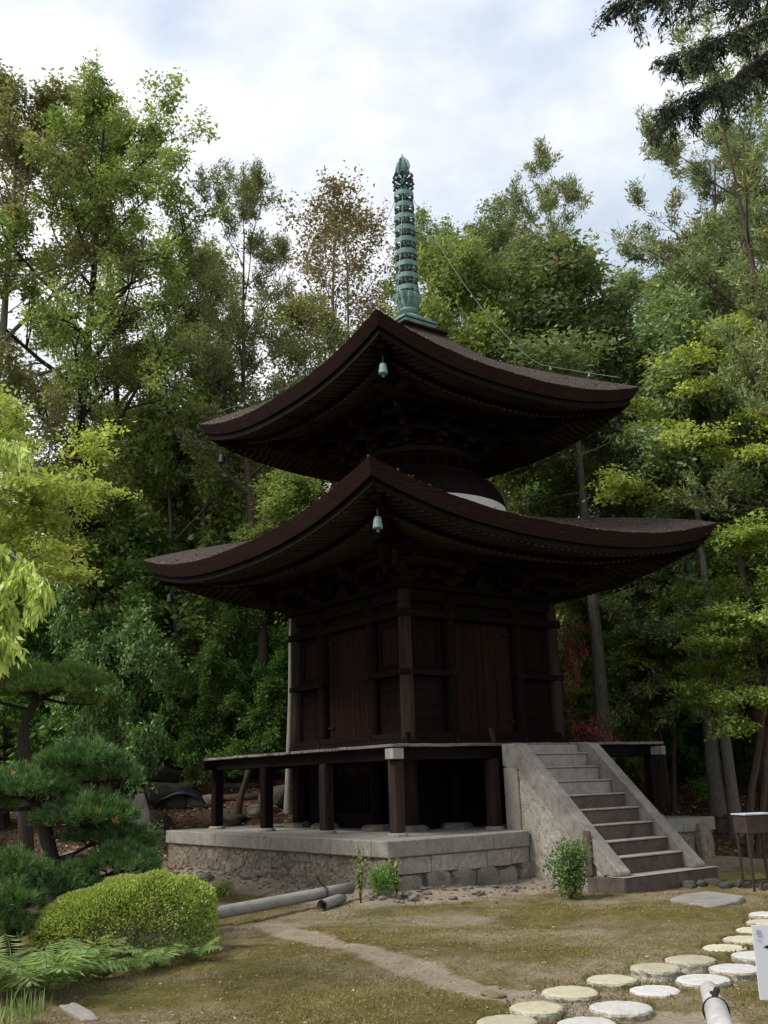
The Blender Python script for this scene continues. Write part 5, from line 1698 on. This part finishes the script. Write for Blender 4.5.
text_on('お', .013, Lh * .875, .030)
text_on('ご', .013, Lh * .79, .030)

# --- iron box on thin legs
b = gat(757, 890)
IB = thing('iron_box', 'dark iron box with a pale lid on thin legs at the right edge', 'box', b)
ux = unit(R3 + F3 * .25); uy = np.cross(Z3, ux)
def ob(mb, cx, cy, wx, wy, z0, z1):
    V = [b + ux * (cx + sx * wx / 2) + uy * (cy + sy * wy / 2) + Z3 * z for z in (z0, z1) for sx, sy in ((-1, -1), (1, -1), (1, 1), (-1, 1))]
    return mb.add(V, [(3, 2, 1, 0), (4, 5, 6, 7), (0, 1, 5, 4), (1, 2, 6, 5), (2, 3, 7, 6), (3, 0, 4, 7)])
mb = MB(); ob(mb, .08, .0, .48, .34, .80, 1.06); mb.build('box_body', M['iron'], IB, .006)
mb = MB(); ob(mb, .08, .0, .52, .38, 1.063, 1.085); mb.build('lid', M['irontop'], IB, .004)
for sx in (-.13, .29):
    for sy in (-.14, .14):
        mb = MB(); ob(mb, sx, sy, .032, .032, -.05, .80); mb.build('leg', M['iron'], IB)
mb = MB(); ob(mb, .08, -.14, .386, .02, .10, .125); ob(mb, .08, .14, .386, .02, .10, .125); mb.build('brace', M['iron'], IB)

# --- paving slab and kerb stones by the stairs
mb = MB(); mb.prism([(-1.43, -6.92), (-1.81, -7.85), (-1.1, -7.75), (-.57, -7.48), (-.40, -6.75), (-.9, -6.72)], 'z', -.30, -.095)
tag(mb.build('paving_slab', M['coping'], None, .012), 'flat worn grey paving slab on the ground in front of the stairs', 'slab')


def rock(px, py, size, seed, label, mat='rock', name='rock', sink=.35, group=None, n=3):
    p = gat(px, py); size = np.array(size, float)
    mb = MB(); rock_mesh(mb, (0, 0, 0), size, seed, n)
    o = mb.build(name, M[mat]); o.location = (p[0], p[1], p[2] + size[2] * (1 - 2 * sink)); o.rotation_euler = (0, 0, seed * 1.3)
    return tag(o, label, 'rock', group)


for i in range(8):
    rock(688 + i * 13, 887 - (i % 3) + (i > 4) * 2, (.13, .09, .07), 700 + i, 'one of the small dark stones edging the ground before the iron box', 'rock_dark', 'kerb_stone', group='small edging stones near the iron box')
for i, (px, py, sz, m_, lab) in enumerate([
    (386, 897, (.13, .10, .09), 'rock', 'pale stone beside the low dark shrub at the platform corner'),
    (409, 899, (.15, .09, .06), 'rock', 'flat brownish stone right of the low dark shrub'),
    (303, 888, (.10, .08, .06), 'rock', 'grey stone behind the fallen pole'),
    (205, 880, (.24, .14, .08), 'rock', 'flat grey stone at the left part of the platform wall'),
    (250, 878, (.18, .12, .07), 'rock', 'grey stone at the middle of the left platform wall'),
    (478, 895, (.12, .09, .05), 'rock', 'small pale stone in the rubble left of the stair shrub'),
    (494, 997, (.10, .07, .022), 'rock_brown', 'small flat brown stone lying on the earth track near the stepping stones'),
    (706, 848, (.12, .10, .10), 'rock', 'small grey stone behind the iron box on the moss'),
    (726, 832, (.30, .22, .2), 'rock', 'low grey stone right of the platform end'),
    (765, 808, (.30, .25, .28), 'rock_brown', 'brown stone at the right edge above the iron box'),
    (55, 893, (.22, .18, .12), 'rock_brown', 'yellowish brown rock under the lowest pine pads'),
    (84, 886, (.26, .2, .13), 'rock_brown', 'yellowish brown rock beside the azalea top'),
    (72, 862, (.20, .18, .17), 'rock', 'pale grey rock right of the pine trunk'),
    (98, 862, (.17, .15, .12), 'rock', 'grey rock under the middle right pine pad'),
    (150, 828, (.55, .4, .28), 'rock_dark', 'dark mossy rock left of the platform on the bank'),
    (120, 815, (.55, .45, .35), 'rock_dark', 'dark mossy rock behind the right pine pads'),
    (172, 802, (.6, .45, .38), 'rock_dark', 'large dark rock on the bank beside the tarpaulin'),
    (150, 785, (.7, .5, .4), 'rock_dark', 'large dark rock in the upper part of the bank'),
    (128, 772, (.7, .5, .4), 'rock_dark', 'dark rock at the top of the bank left of the steps'),
    (195, 782, (.3, .2, .24), 'rock_brown', 'brown rock leaning beside the hillside steps'),
    (205, 803, (.45, .35, .2), 'rock', 'flat grey rock behind the left end of the veranda'),
    (232, 824, (.32, .28, .14), 'rock_dark', 'dark rock under the left end of the veranda behind the platform'),
    (262, 812, (.34, .28, .15), 'rock', 'grey rock seen between the veranda posts at the left'),
    (278, 800, (.45, .4, .3), 'rock_dark', 'dark rock seen beside the third veranda post from the left'),
]):
    rock(px, py, sz, 800 + i, lab, m_)

# rubble and fallen bits at the foot of the platform
C_ = []; mb = MB()
def small_rocks(mb, n, place_fn, smin, smax):
    bm = bmesh.new(); bmesh.ops.create_icosphere(bm, subdivisions=1, radius=1)
    bv = np.array([v.co[:] for v in bm.verts]); bf = [[v.index for v in f.verts] for f in bm.faces]; bm.free()
    for i in range(n):
        x, y = place_fn()
        s_ = smin * (smax / smin) ** (rng.uniform(0, 1) ** 1.45)
        R_ = rng.normal(0, 1, (3, 3)); R_, _ = np.linalg.qr(R_)
        v = (bv * (1 + rng.normal(0, .14, (len(bv), 1)))) @ R_ * np.array([s_, s_ * rng.uniform(.6, 1), s_ * rng.uniform(.4, .7)])
        mb.add(v + np.array([x, y, float(gz(x, y)) + s_ * .15]), bf)
def strip_place():
    if rng.uniform() < .5:
        return -3.9 - abs(rng.normal(0, .33)), rng.uniform(-4.2, 3.2)
    return rng.uniform(-4.3, -1.0), -3.9 - abs(rng.normal(0, .36))
small_rocks(mb, 400, strip_place, .012, .075)
tag(mb.build('rubble', M['rock']), 'loose small stones strewn along the foot of the platform', 'rubble', kind='stuff')

# --- fallen concrete pole with the pipe stub under it
p0 = at(196, 917, 13.75); p1 = at(352, 887.5, 15.35)
for p in (p0, p1): pass
t = thing('fallen_pole', 'long pale concrete pole lying on the ground along the platform', 'pole', (p0[0], p0[1], float(gz(p0[0], p0[1]))))
mb = MB(); mb.tube([p0 + (p1 - p0) * k for k in np.linspace(0, 1, 8)], [.082, .081, .080, .079, .078, .077, .076, .075], 18); mb.build('pole', M['pole'], t, 0, True)
mb = MB()
c = p0 + (p1 - p0) * .80; ax = unit(p1 - p0); s_ = unit(np.cross(ax, Z3)); u2 = np.cross(s_, ax)
mb.tube([c + (s_ * math.cos(a) + u2 * math.sin(a)) * .10 for a in np.linspace(-2.6, 1.7, 16)] + [c + u2 * .16 - ax * .06, c + u2 * .24 - ax * .10], .014, 6)
mb.build('wire', M['iron'], t)
s0 = gat(322, 912); s1 = gat(342, 904)
mb = MB()
p = s0 + Z3 * .075; q = s1 + Z3 * .075
mb.tube([p, q], .075, 16, cap=False); mb.tube([q, p], .058, 16, cap=False)
tag(mb.build('pipe', M['pole'], None, 0, True), 'short hollow pipe stub lying under the fallen pole', 'pipe')

# --- edging at the lower left corner
pts = [gat(px, py) for px, py in ((-40, 985), (10, 997), (60, 1012), (110, 1030), (150, 1048))]
mb = MB(); P2 = []
for a, c in zip(pts[:-1], pts[1:]):
    for k in range(5): P2.append(a + (c - a) * k / 5 + rng.normal(0, .008, 3) - Z3 * .045)
mb.tube(P2, .075 + rng.normal(0, .006, len(P2)), 10)
tag(mb.build('log_edging', M['logwood'], None, 0, True), 'brown half buried log edging in the lower left corner', 'edging')
mb = MB(); p = gat(78, 1017)
rock_mesh(mb, (0, 0, 0), (.40, .075, .04), 915, 3, power=.6)
o = mb.build('edging_stone', M['coping']); o.location = p + Z3 * .015 + unit(pts[2] - pts[3]) * .0; dv = pts[3] - pts[2]; o.rotation_euler = (0, 0, math.atan2(dv[1], dv[0]))
tag(o, 'pale lichened stone set along the log edging at the lower left', 'edging stone')

# --- left bank: marker stone, tarpaulin, hillside steps, hut
p = gat(138, 868)
q = at(138, 793, (p[0] - CAM[0]) * FH[0] + (p[1] - CAM[1]) * FH[1])
hgt = q[2] - p[2]
mb = MB(); w_ = .17
prof = [(-w_, -.2), (w_, -.2), (w_ * .92, hgt * .72), (w_ * .3, hgt), (-w_ * .25, hgt * .98), (-w_ * .95, hgt * .78)]
V = []
for dn in (-.07, .07):
    for (u, z) in prof: V.append(p + R3 * u + F3 * dn + Z3 * z)
n = len(prof)
mb.add(V, [tuple(range(n - 1, -1, -1)), tuple(range(n, 2 * n))] + [(i, (i + 1) % n, n + (i + 1) % n, n + i) for i in range(n)])
tag(mb.build('stone_marker', M['rock'], None, .02), 'upright pointed stone marker behind the leafy shrub at the left', 'marker stone')
p = gat(182, 806)
mb = MB(); V = []; Fc = []
for i, u in enumerate(np.linspace(-.62, .62, 15)):
    h = .42 * max(0, 1 - (abs(u) / .63) ** 1.45) ** .6 * (1 + .25 * u)
    for j, d in enumerate(np.linspace(-.42, .42, 7)):
        V.append(p + R3 * u + F3 * d + Z3 * (h * (1 - .35 * (d / .42) ** 2) + rng.normal(0, .008)))
for i in range(14):
    for j in range(6):
        a = i * 7 + j; Fc.append((a, a + 7, a + 8, a + 1))
mb.add(V, Fc)
o = mb.build('tarpaulin', M['tarp'], None, 0, True); so_ = o.modifiers.new('thick', 'SOLIDIFY'); so_.thickness = .015
tag(o, 'dark blue black tarpaulin humped over something on the leafy bank', 'tarpaulin')
t = thing('hillside_steps', 'earth steps edged with timber logs climbing the leafy slope at the left', 'steps', gat(240, 800))
for i, py in enumerate((800, 789, 778, 768, 758)):
    p = gat(243 - i * 2, py)
    mb = MB(); mb.tube([p - R3 * .75 + Z3 * .05, p + R3 * .75 + Z3 * .06], .085, 10); mb.build('log', M['logwood'], t, 0, True)
b = gp(84, 33)
t = thing('small_hut', 'small beige plastered hut half hidden behind the garden pines', 'hut', b)
def hb(mb, u0, u1, d0, d1, z0, z1):
    V = [b + R3 * u + F3 * d + Z3 * z for z in (z0, z1) for u, d in ((u0, d0), (u1, d0), (u1, d1), (u0, d1))]
    return mb.add(V, [(3, 2, 1, 0), (4, 5, 6, 7), (0, 1, 5, 4), (1, 2, 6, 5), (2, 3, 7, 6), (3, 0, 4, 7)])
mb = MB(); hb(mb, -1.8, 1.25, 0, 2.4, -.5, 2.4); mb.build('wall', M['wallplaster'], t)
for u in (-1.75, -.45, .4, 1.2):
    mb = MB(); hb(mb, u - .07, u + .07, -.05, -.003, -.5, 2.4); mb.build('post', M['bark_dark'], t)
mb = MB()
V = [b + R3 * u + F3 * d + Z3 * z for u in (-2.3, 1.75) for d, z in ((-.7, 2.3), (1.2, 3.3), (3.1, 2.3), (3.1, 2.42), (1.2, 3.45), (-.7, 2.42))]
mb.add(V, [(5, 4, 3, 2, 1, 0), (6, 7, 8, 9, 10, 11)] + [(i, (i + 1) % 6, 6 + (i + 1) % 6, 6 + i) for i in range(6)]); mb.build('roof', M['tile'], t)
# leaning trunk seen between the left veranda posts
p = gat(236, 822)
mb = MB(); mb.tube([p - Z3 * .2, p + R3 * .1 + Z3 * .5, p + R3 * .2 + Z3 * .85 + F3 * .1, p + R3 * .27 + Z3 * 1.2 + F3 * .15], [.085, .075, .07, .06], 10)
tag(mb.build('tree_trunk', M['bark_red'], None, 0, True), 'bare leaning tree trunk seen between the left veranda posts', 'trunk')

# --- dry leaves on the slope and the lawn
n = 30000
ss = 20.8 + 14 * rng.uniform(0, 1, n) ** 1.3; ll = rng.uniform(-.42, .42, n) * ss * 1.05
x = CAM[0] + FH[0] * ss + RH[0] * ll; y = CAM[1] + FH[1] * ss + RH[1] * ll
ok = (np.maximum(np.abs(x), np.abs(y)) > 3.95)
x, y = x[ok], y[ok]; n = len(x)
P_ = np.stack([x, y, gz(x, y) + rng.uniform(.005, .05, n)], 1)
v, q = leaf_quads(P_, rng.normal(0, 1, (n, 3)) * np.array([1, 1, .3]), unit(rng.normal(0, .45, (n, 3)) + Z3), rng.uniform(.07, .15, n), rng.uniform(.04, .08, n), .4)
tag(np_mesh('leaf_litter', v, q, M['lf_litter'], np.repeat(rng.uniform(0, 1, n), 4)), 'brown dry leaves covering the slope under the trees', 'leaf litter', kind='stuff')
n = 2200
ss = 6.5 + 12 * rng.uniform(0, 1, n); ll = rng.uniform(-.4, .4, n) * ss
x = CAM[0] + FH[0] * ss + RH[0] * ll; y = CAM[1] + FH[1] * ss + RH[1] * ll
ok = (np.maximum(np.abs(x), np.abs(y)) > 3.95); x, y = x[ok], y[ok]; n = len(x)
P_ = np.stack([x, y, gz(x, y) + .012], 1)
v, q = leaf_quads(P_, rng.normal(0, 1, (n, 3)) * np.array([1, 1, .2]), unit(rng.normal(0, .35, (n, 3)) + Z3), rng.uniform(.02, .055, n), rng.uniform(.012, .03, n), .4)
tag(np_mesh('fallen_leaves', v, q, M['lf_litter'], np.repeat(rng.uniform(.3, 1, n), 4)), 'small dry leaves scattered over the mossy lawn', 'fallen leaves', kind='stuff')
C_ = []
for k in range(2600):
    if k % 2: H_, ze_, pf, lf_ = 4.33, 5.83, profL, .58
    else: H_, ze_, pf, lf_ = 3.45, 8.98, profU, .50
    m_ = H_ * (1 - .5 * rng.uniform(0, 1) ** 1.5) - .04; o_ = rng.uniform(-1, 1) * m_
    x_, y_ = rot4(int(rng.integers(0, 4)), o_, -m_)
    inn = 1.9 if k % 2 else 1.2
    C_.append((x_, y_, ze_ + pf(H_ - m_) + lf_ * abs(o_ / m_) ** 2.4 * (1 - (1 - max(0., (m_ - inn) / (H_ - inn))) ** 1.45) + .012))
C_ = np.array(C_); n = len(C_)
v, q = leaf_quads(C_, rng.normal(0, 1, (n, 3)) * np.array([1, 1, .3]), unit(rng.normal(0, .4, (n, 3)) + Z3), rng.uniform(.03, .09, n), rng.uniform(.02, .05, n), .4)
tag(np_mesh('roof_debris', v, q, M['lf_litter'], np.repeat(rng.uniform(0, 1, n), 4)), 'dry leaves and bits lying on the bark roofs', 'fallen leaves', kind='stuff')
# --- moss tufts over the lawn
n = 150000
ss = 6.3 + 9.5 * rng.uniform(0, 1, n) ** 1.2; ll = rng.uniform(-.42, .42, n) * ss
x = CAM[0] + FH[0] * ss + RH[0] * ll; y = CAM[1] + FH[1] * ss + RH[1] * ll
pat = np.sin(x * 2.1 + 1.3 * np.sin(y * 1.7)) + np.sin(y * 2.6 + 1.1 * np.sin(x * 2.3)) + .6 * np.sin(x * 6.1 + y * 4.3)
trk = np.abs((x - (-6.34 - .19 * (y + 5.24)) * 1.0)) if False else np.full(n, 9.0)
pts2 = np.array([(-6.1, -4.3), (-6.34, -5.24), (-6.75, -7.97), (-7.01, -9.67), (-6.6, -11.4)])
for a, c in zip(pts2[:-1], pts2[1:]):
    ab = c - a; tq = np.clip(((x - a[0]) * ab[0] + (y - a[1]) * ab[1]) / (ab @ ab), 0, 1)
    trk = np.minimum(trk, np.hypot(x - a[0] - tq * ab[0], y - a[1] - tq * ab[1]))
ok = (pat + rng.normal(0, .7, n) > -.35) & (trk > .2 + rng.uniform(0, .15, n)) & (np.maximum(np.abs(x), np.abs(y)) > 4.6)
x, y, pat = x[ok], y[ok], pat[ok]; n = len(x)
P_ = np.stack([x, y, gz(x, y) - .003], 1)
v, q = leaf_quads(P_, rng.normal(0, .8, (n, 3)) + Z3 * .7, unit(rng.normal(0, 1, (n, 3))), rng.uniform(.014, .042, n), rng.uniform(.005, .010, n), .2)
tag(np_mesh('moss_tufts', v, q, M['lf_grass'], np.repeat(np.clip(.5 + .12 * pat + rng.normal(0, .25, n), 0, 1), 4)), 'short brown green moss and grass tufts covering the lawn', 'moss', kind='stuff')

C_ = []
for (px, py) in yel + wht:
    q = gat(px, py + 2)
    for k in range(260):
        a = rng.uniform(0, 6.28); r0 = .215 + abs(rng.normal(0, .035))
        C_.append((q[0] + r0 * math.cos(a), q[1] + r0 * math.sin(a), float(gz(q[0], q[1])) - .004))
C_ = np.array(C_); n = len(C_)
v, q = leaf_quads(C_, rng.normal(0, .6, (n, 3)) + Z3 * .9, unit(rng.normal(0, 1, (n, 3))), rng.uniform(.02, .055, n), rng.uniform(.005, .010, n), .2)
tag(np_mesh('grass_tufts', v, q, M['lf_grass'], np.repeat(rng.uniform(0, .8, n), 4)), 'short grass growing round the rims of the stepping stones', 'grass', kind='stuff')

# --- cypress sprays hanging in at the upper right: a tree standing outside the frame
def reach_tree(name, label, px, s, z_top, limbs, barkm, leafm, seed, hang, ln, wd, per, ntw, tw, droop, sig, trunk_r=.16):
    r = np.random.default_rng(seed)
    b = at(px, 700, s); b[2] = float(gz(b[0], b[1]))
    t = thing(name, label, 'tree', b)
    mb = MB(); top = b + Z3 * z_top
    mb.tube([b - Z3 * .2, b + Z3 * z_top * .4 + R3 * .1, top], [trunk_r, trunk_r * .75, trunk_r * .2], 10)
    T = Tree(seed); T.tips = []
    for limb in limbs:
        P0 = [at(*q) for q in limb]
        a = np.array([b[0], b[1], min(P0[0][2] - .3, b[2] + z_top * .97)])
        ctrl = [a] + P0
        pts = []
        for p, c in zip(ctrl[:-1], ctrl[1:]):
            for k in range(6): pts.append(p + (c - p) * k / 6 + r.normal(0, .012, 3))
        pts.append(ctrl[-1]); pts = np.array(pts)
        m_ = len(pts)
        mb.tube(pts, np.linspace(.034, .005, m_), 6)
        for k in range(ntw):
            u = (r.uniform(.22, 1.0)) * (m_ - 1); i0 = min(int(u), m_ - 2); p = pts[i0] + (pts[i0 + 1] - pts[i0]) * (u - i0)
            ax = unit(pts[i0 + 1] - pts[i0])
            d = unit(ax * .6 + r.normal(0, .7, 3) * np.array([1, 1, .4]) - Z3 * hang * .4)
            tp, td = curve_pts(p, d, tw * r.uniform(.5, 1.15), 5, np.array([0, 0, -hang]), r, .10)
            mb.tube(tp, np.linspace(.009, .002, 6), 4)
            for w__ in range(1, 6):
                dd = unit(tp[w__] - tp[w__ - 1])
                T.tips.append((tp[w__], dd, 1.0))
    mb.build('trunk', barkm, t, smoothf=True)
    v, q, ti = T.leaves(per, sig, ln, wd, droop=droop, up=.4, spread=.55, back=tw * .2)
    np_mesh('crown', v, q, leafm, ti, parent=t)
    return t


reach_tree('cypress_tree', 'dark cypress sprays hanging into the top right corner from a tree outside', 905, 8.2, 11.0,
           [[(840, 40, 7.8), (768, 54, 7.4), (712, 92, 7.0), (664, 113, 6.8)],
            [(840, -70, 7.8), (740, -28, 7.2), (690, -10, 6.9), (626, 1, 6.6)],
            [(850, -20, 7.9), (780, 12, 7.5), (720, 40, 7.3), (672, 60, 7.1)],
            [(850, 10, 8.2), (775, 55, 7.9), (735, 82, 7.7)],
            [(840, -90, 8.0), (740, -60, 7.6), (690, -40, 7.4)],
            [(850, -50, 8.4), (770, -20, 8.0), (720, 10, 7.8)]],
           M['bark_dark'], M['lf_hinoki'], 601, .7, .042, .010, 36, 46, .34, -.3, .028)
reach_tree('weeping_maple', 'yellow leaved weeping branches hanging in at the left edge', -170, 9.6, 5.2,
           [[(-80, 520, 9.3), (-20, 540, 9.1), (22, 562, 9.0), (42, 592, 8.9)],
            [(-80, 560, 9.5), (-25, 580, 9.3), (14, 610, 9.2)],
            [(-80, 430, 9.6), (-30, 430, 9.4), (14, 445, 9.3)],
            [(-80, 590, 9.2), (-30, 610, 9.0), (6, 640, 8.9)]],
           M['bark_grey'], M['lf_yellow'], 602, .9, .085, .030, 16, 32, .36, -1.0, .04, .09)
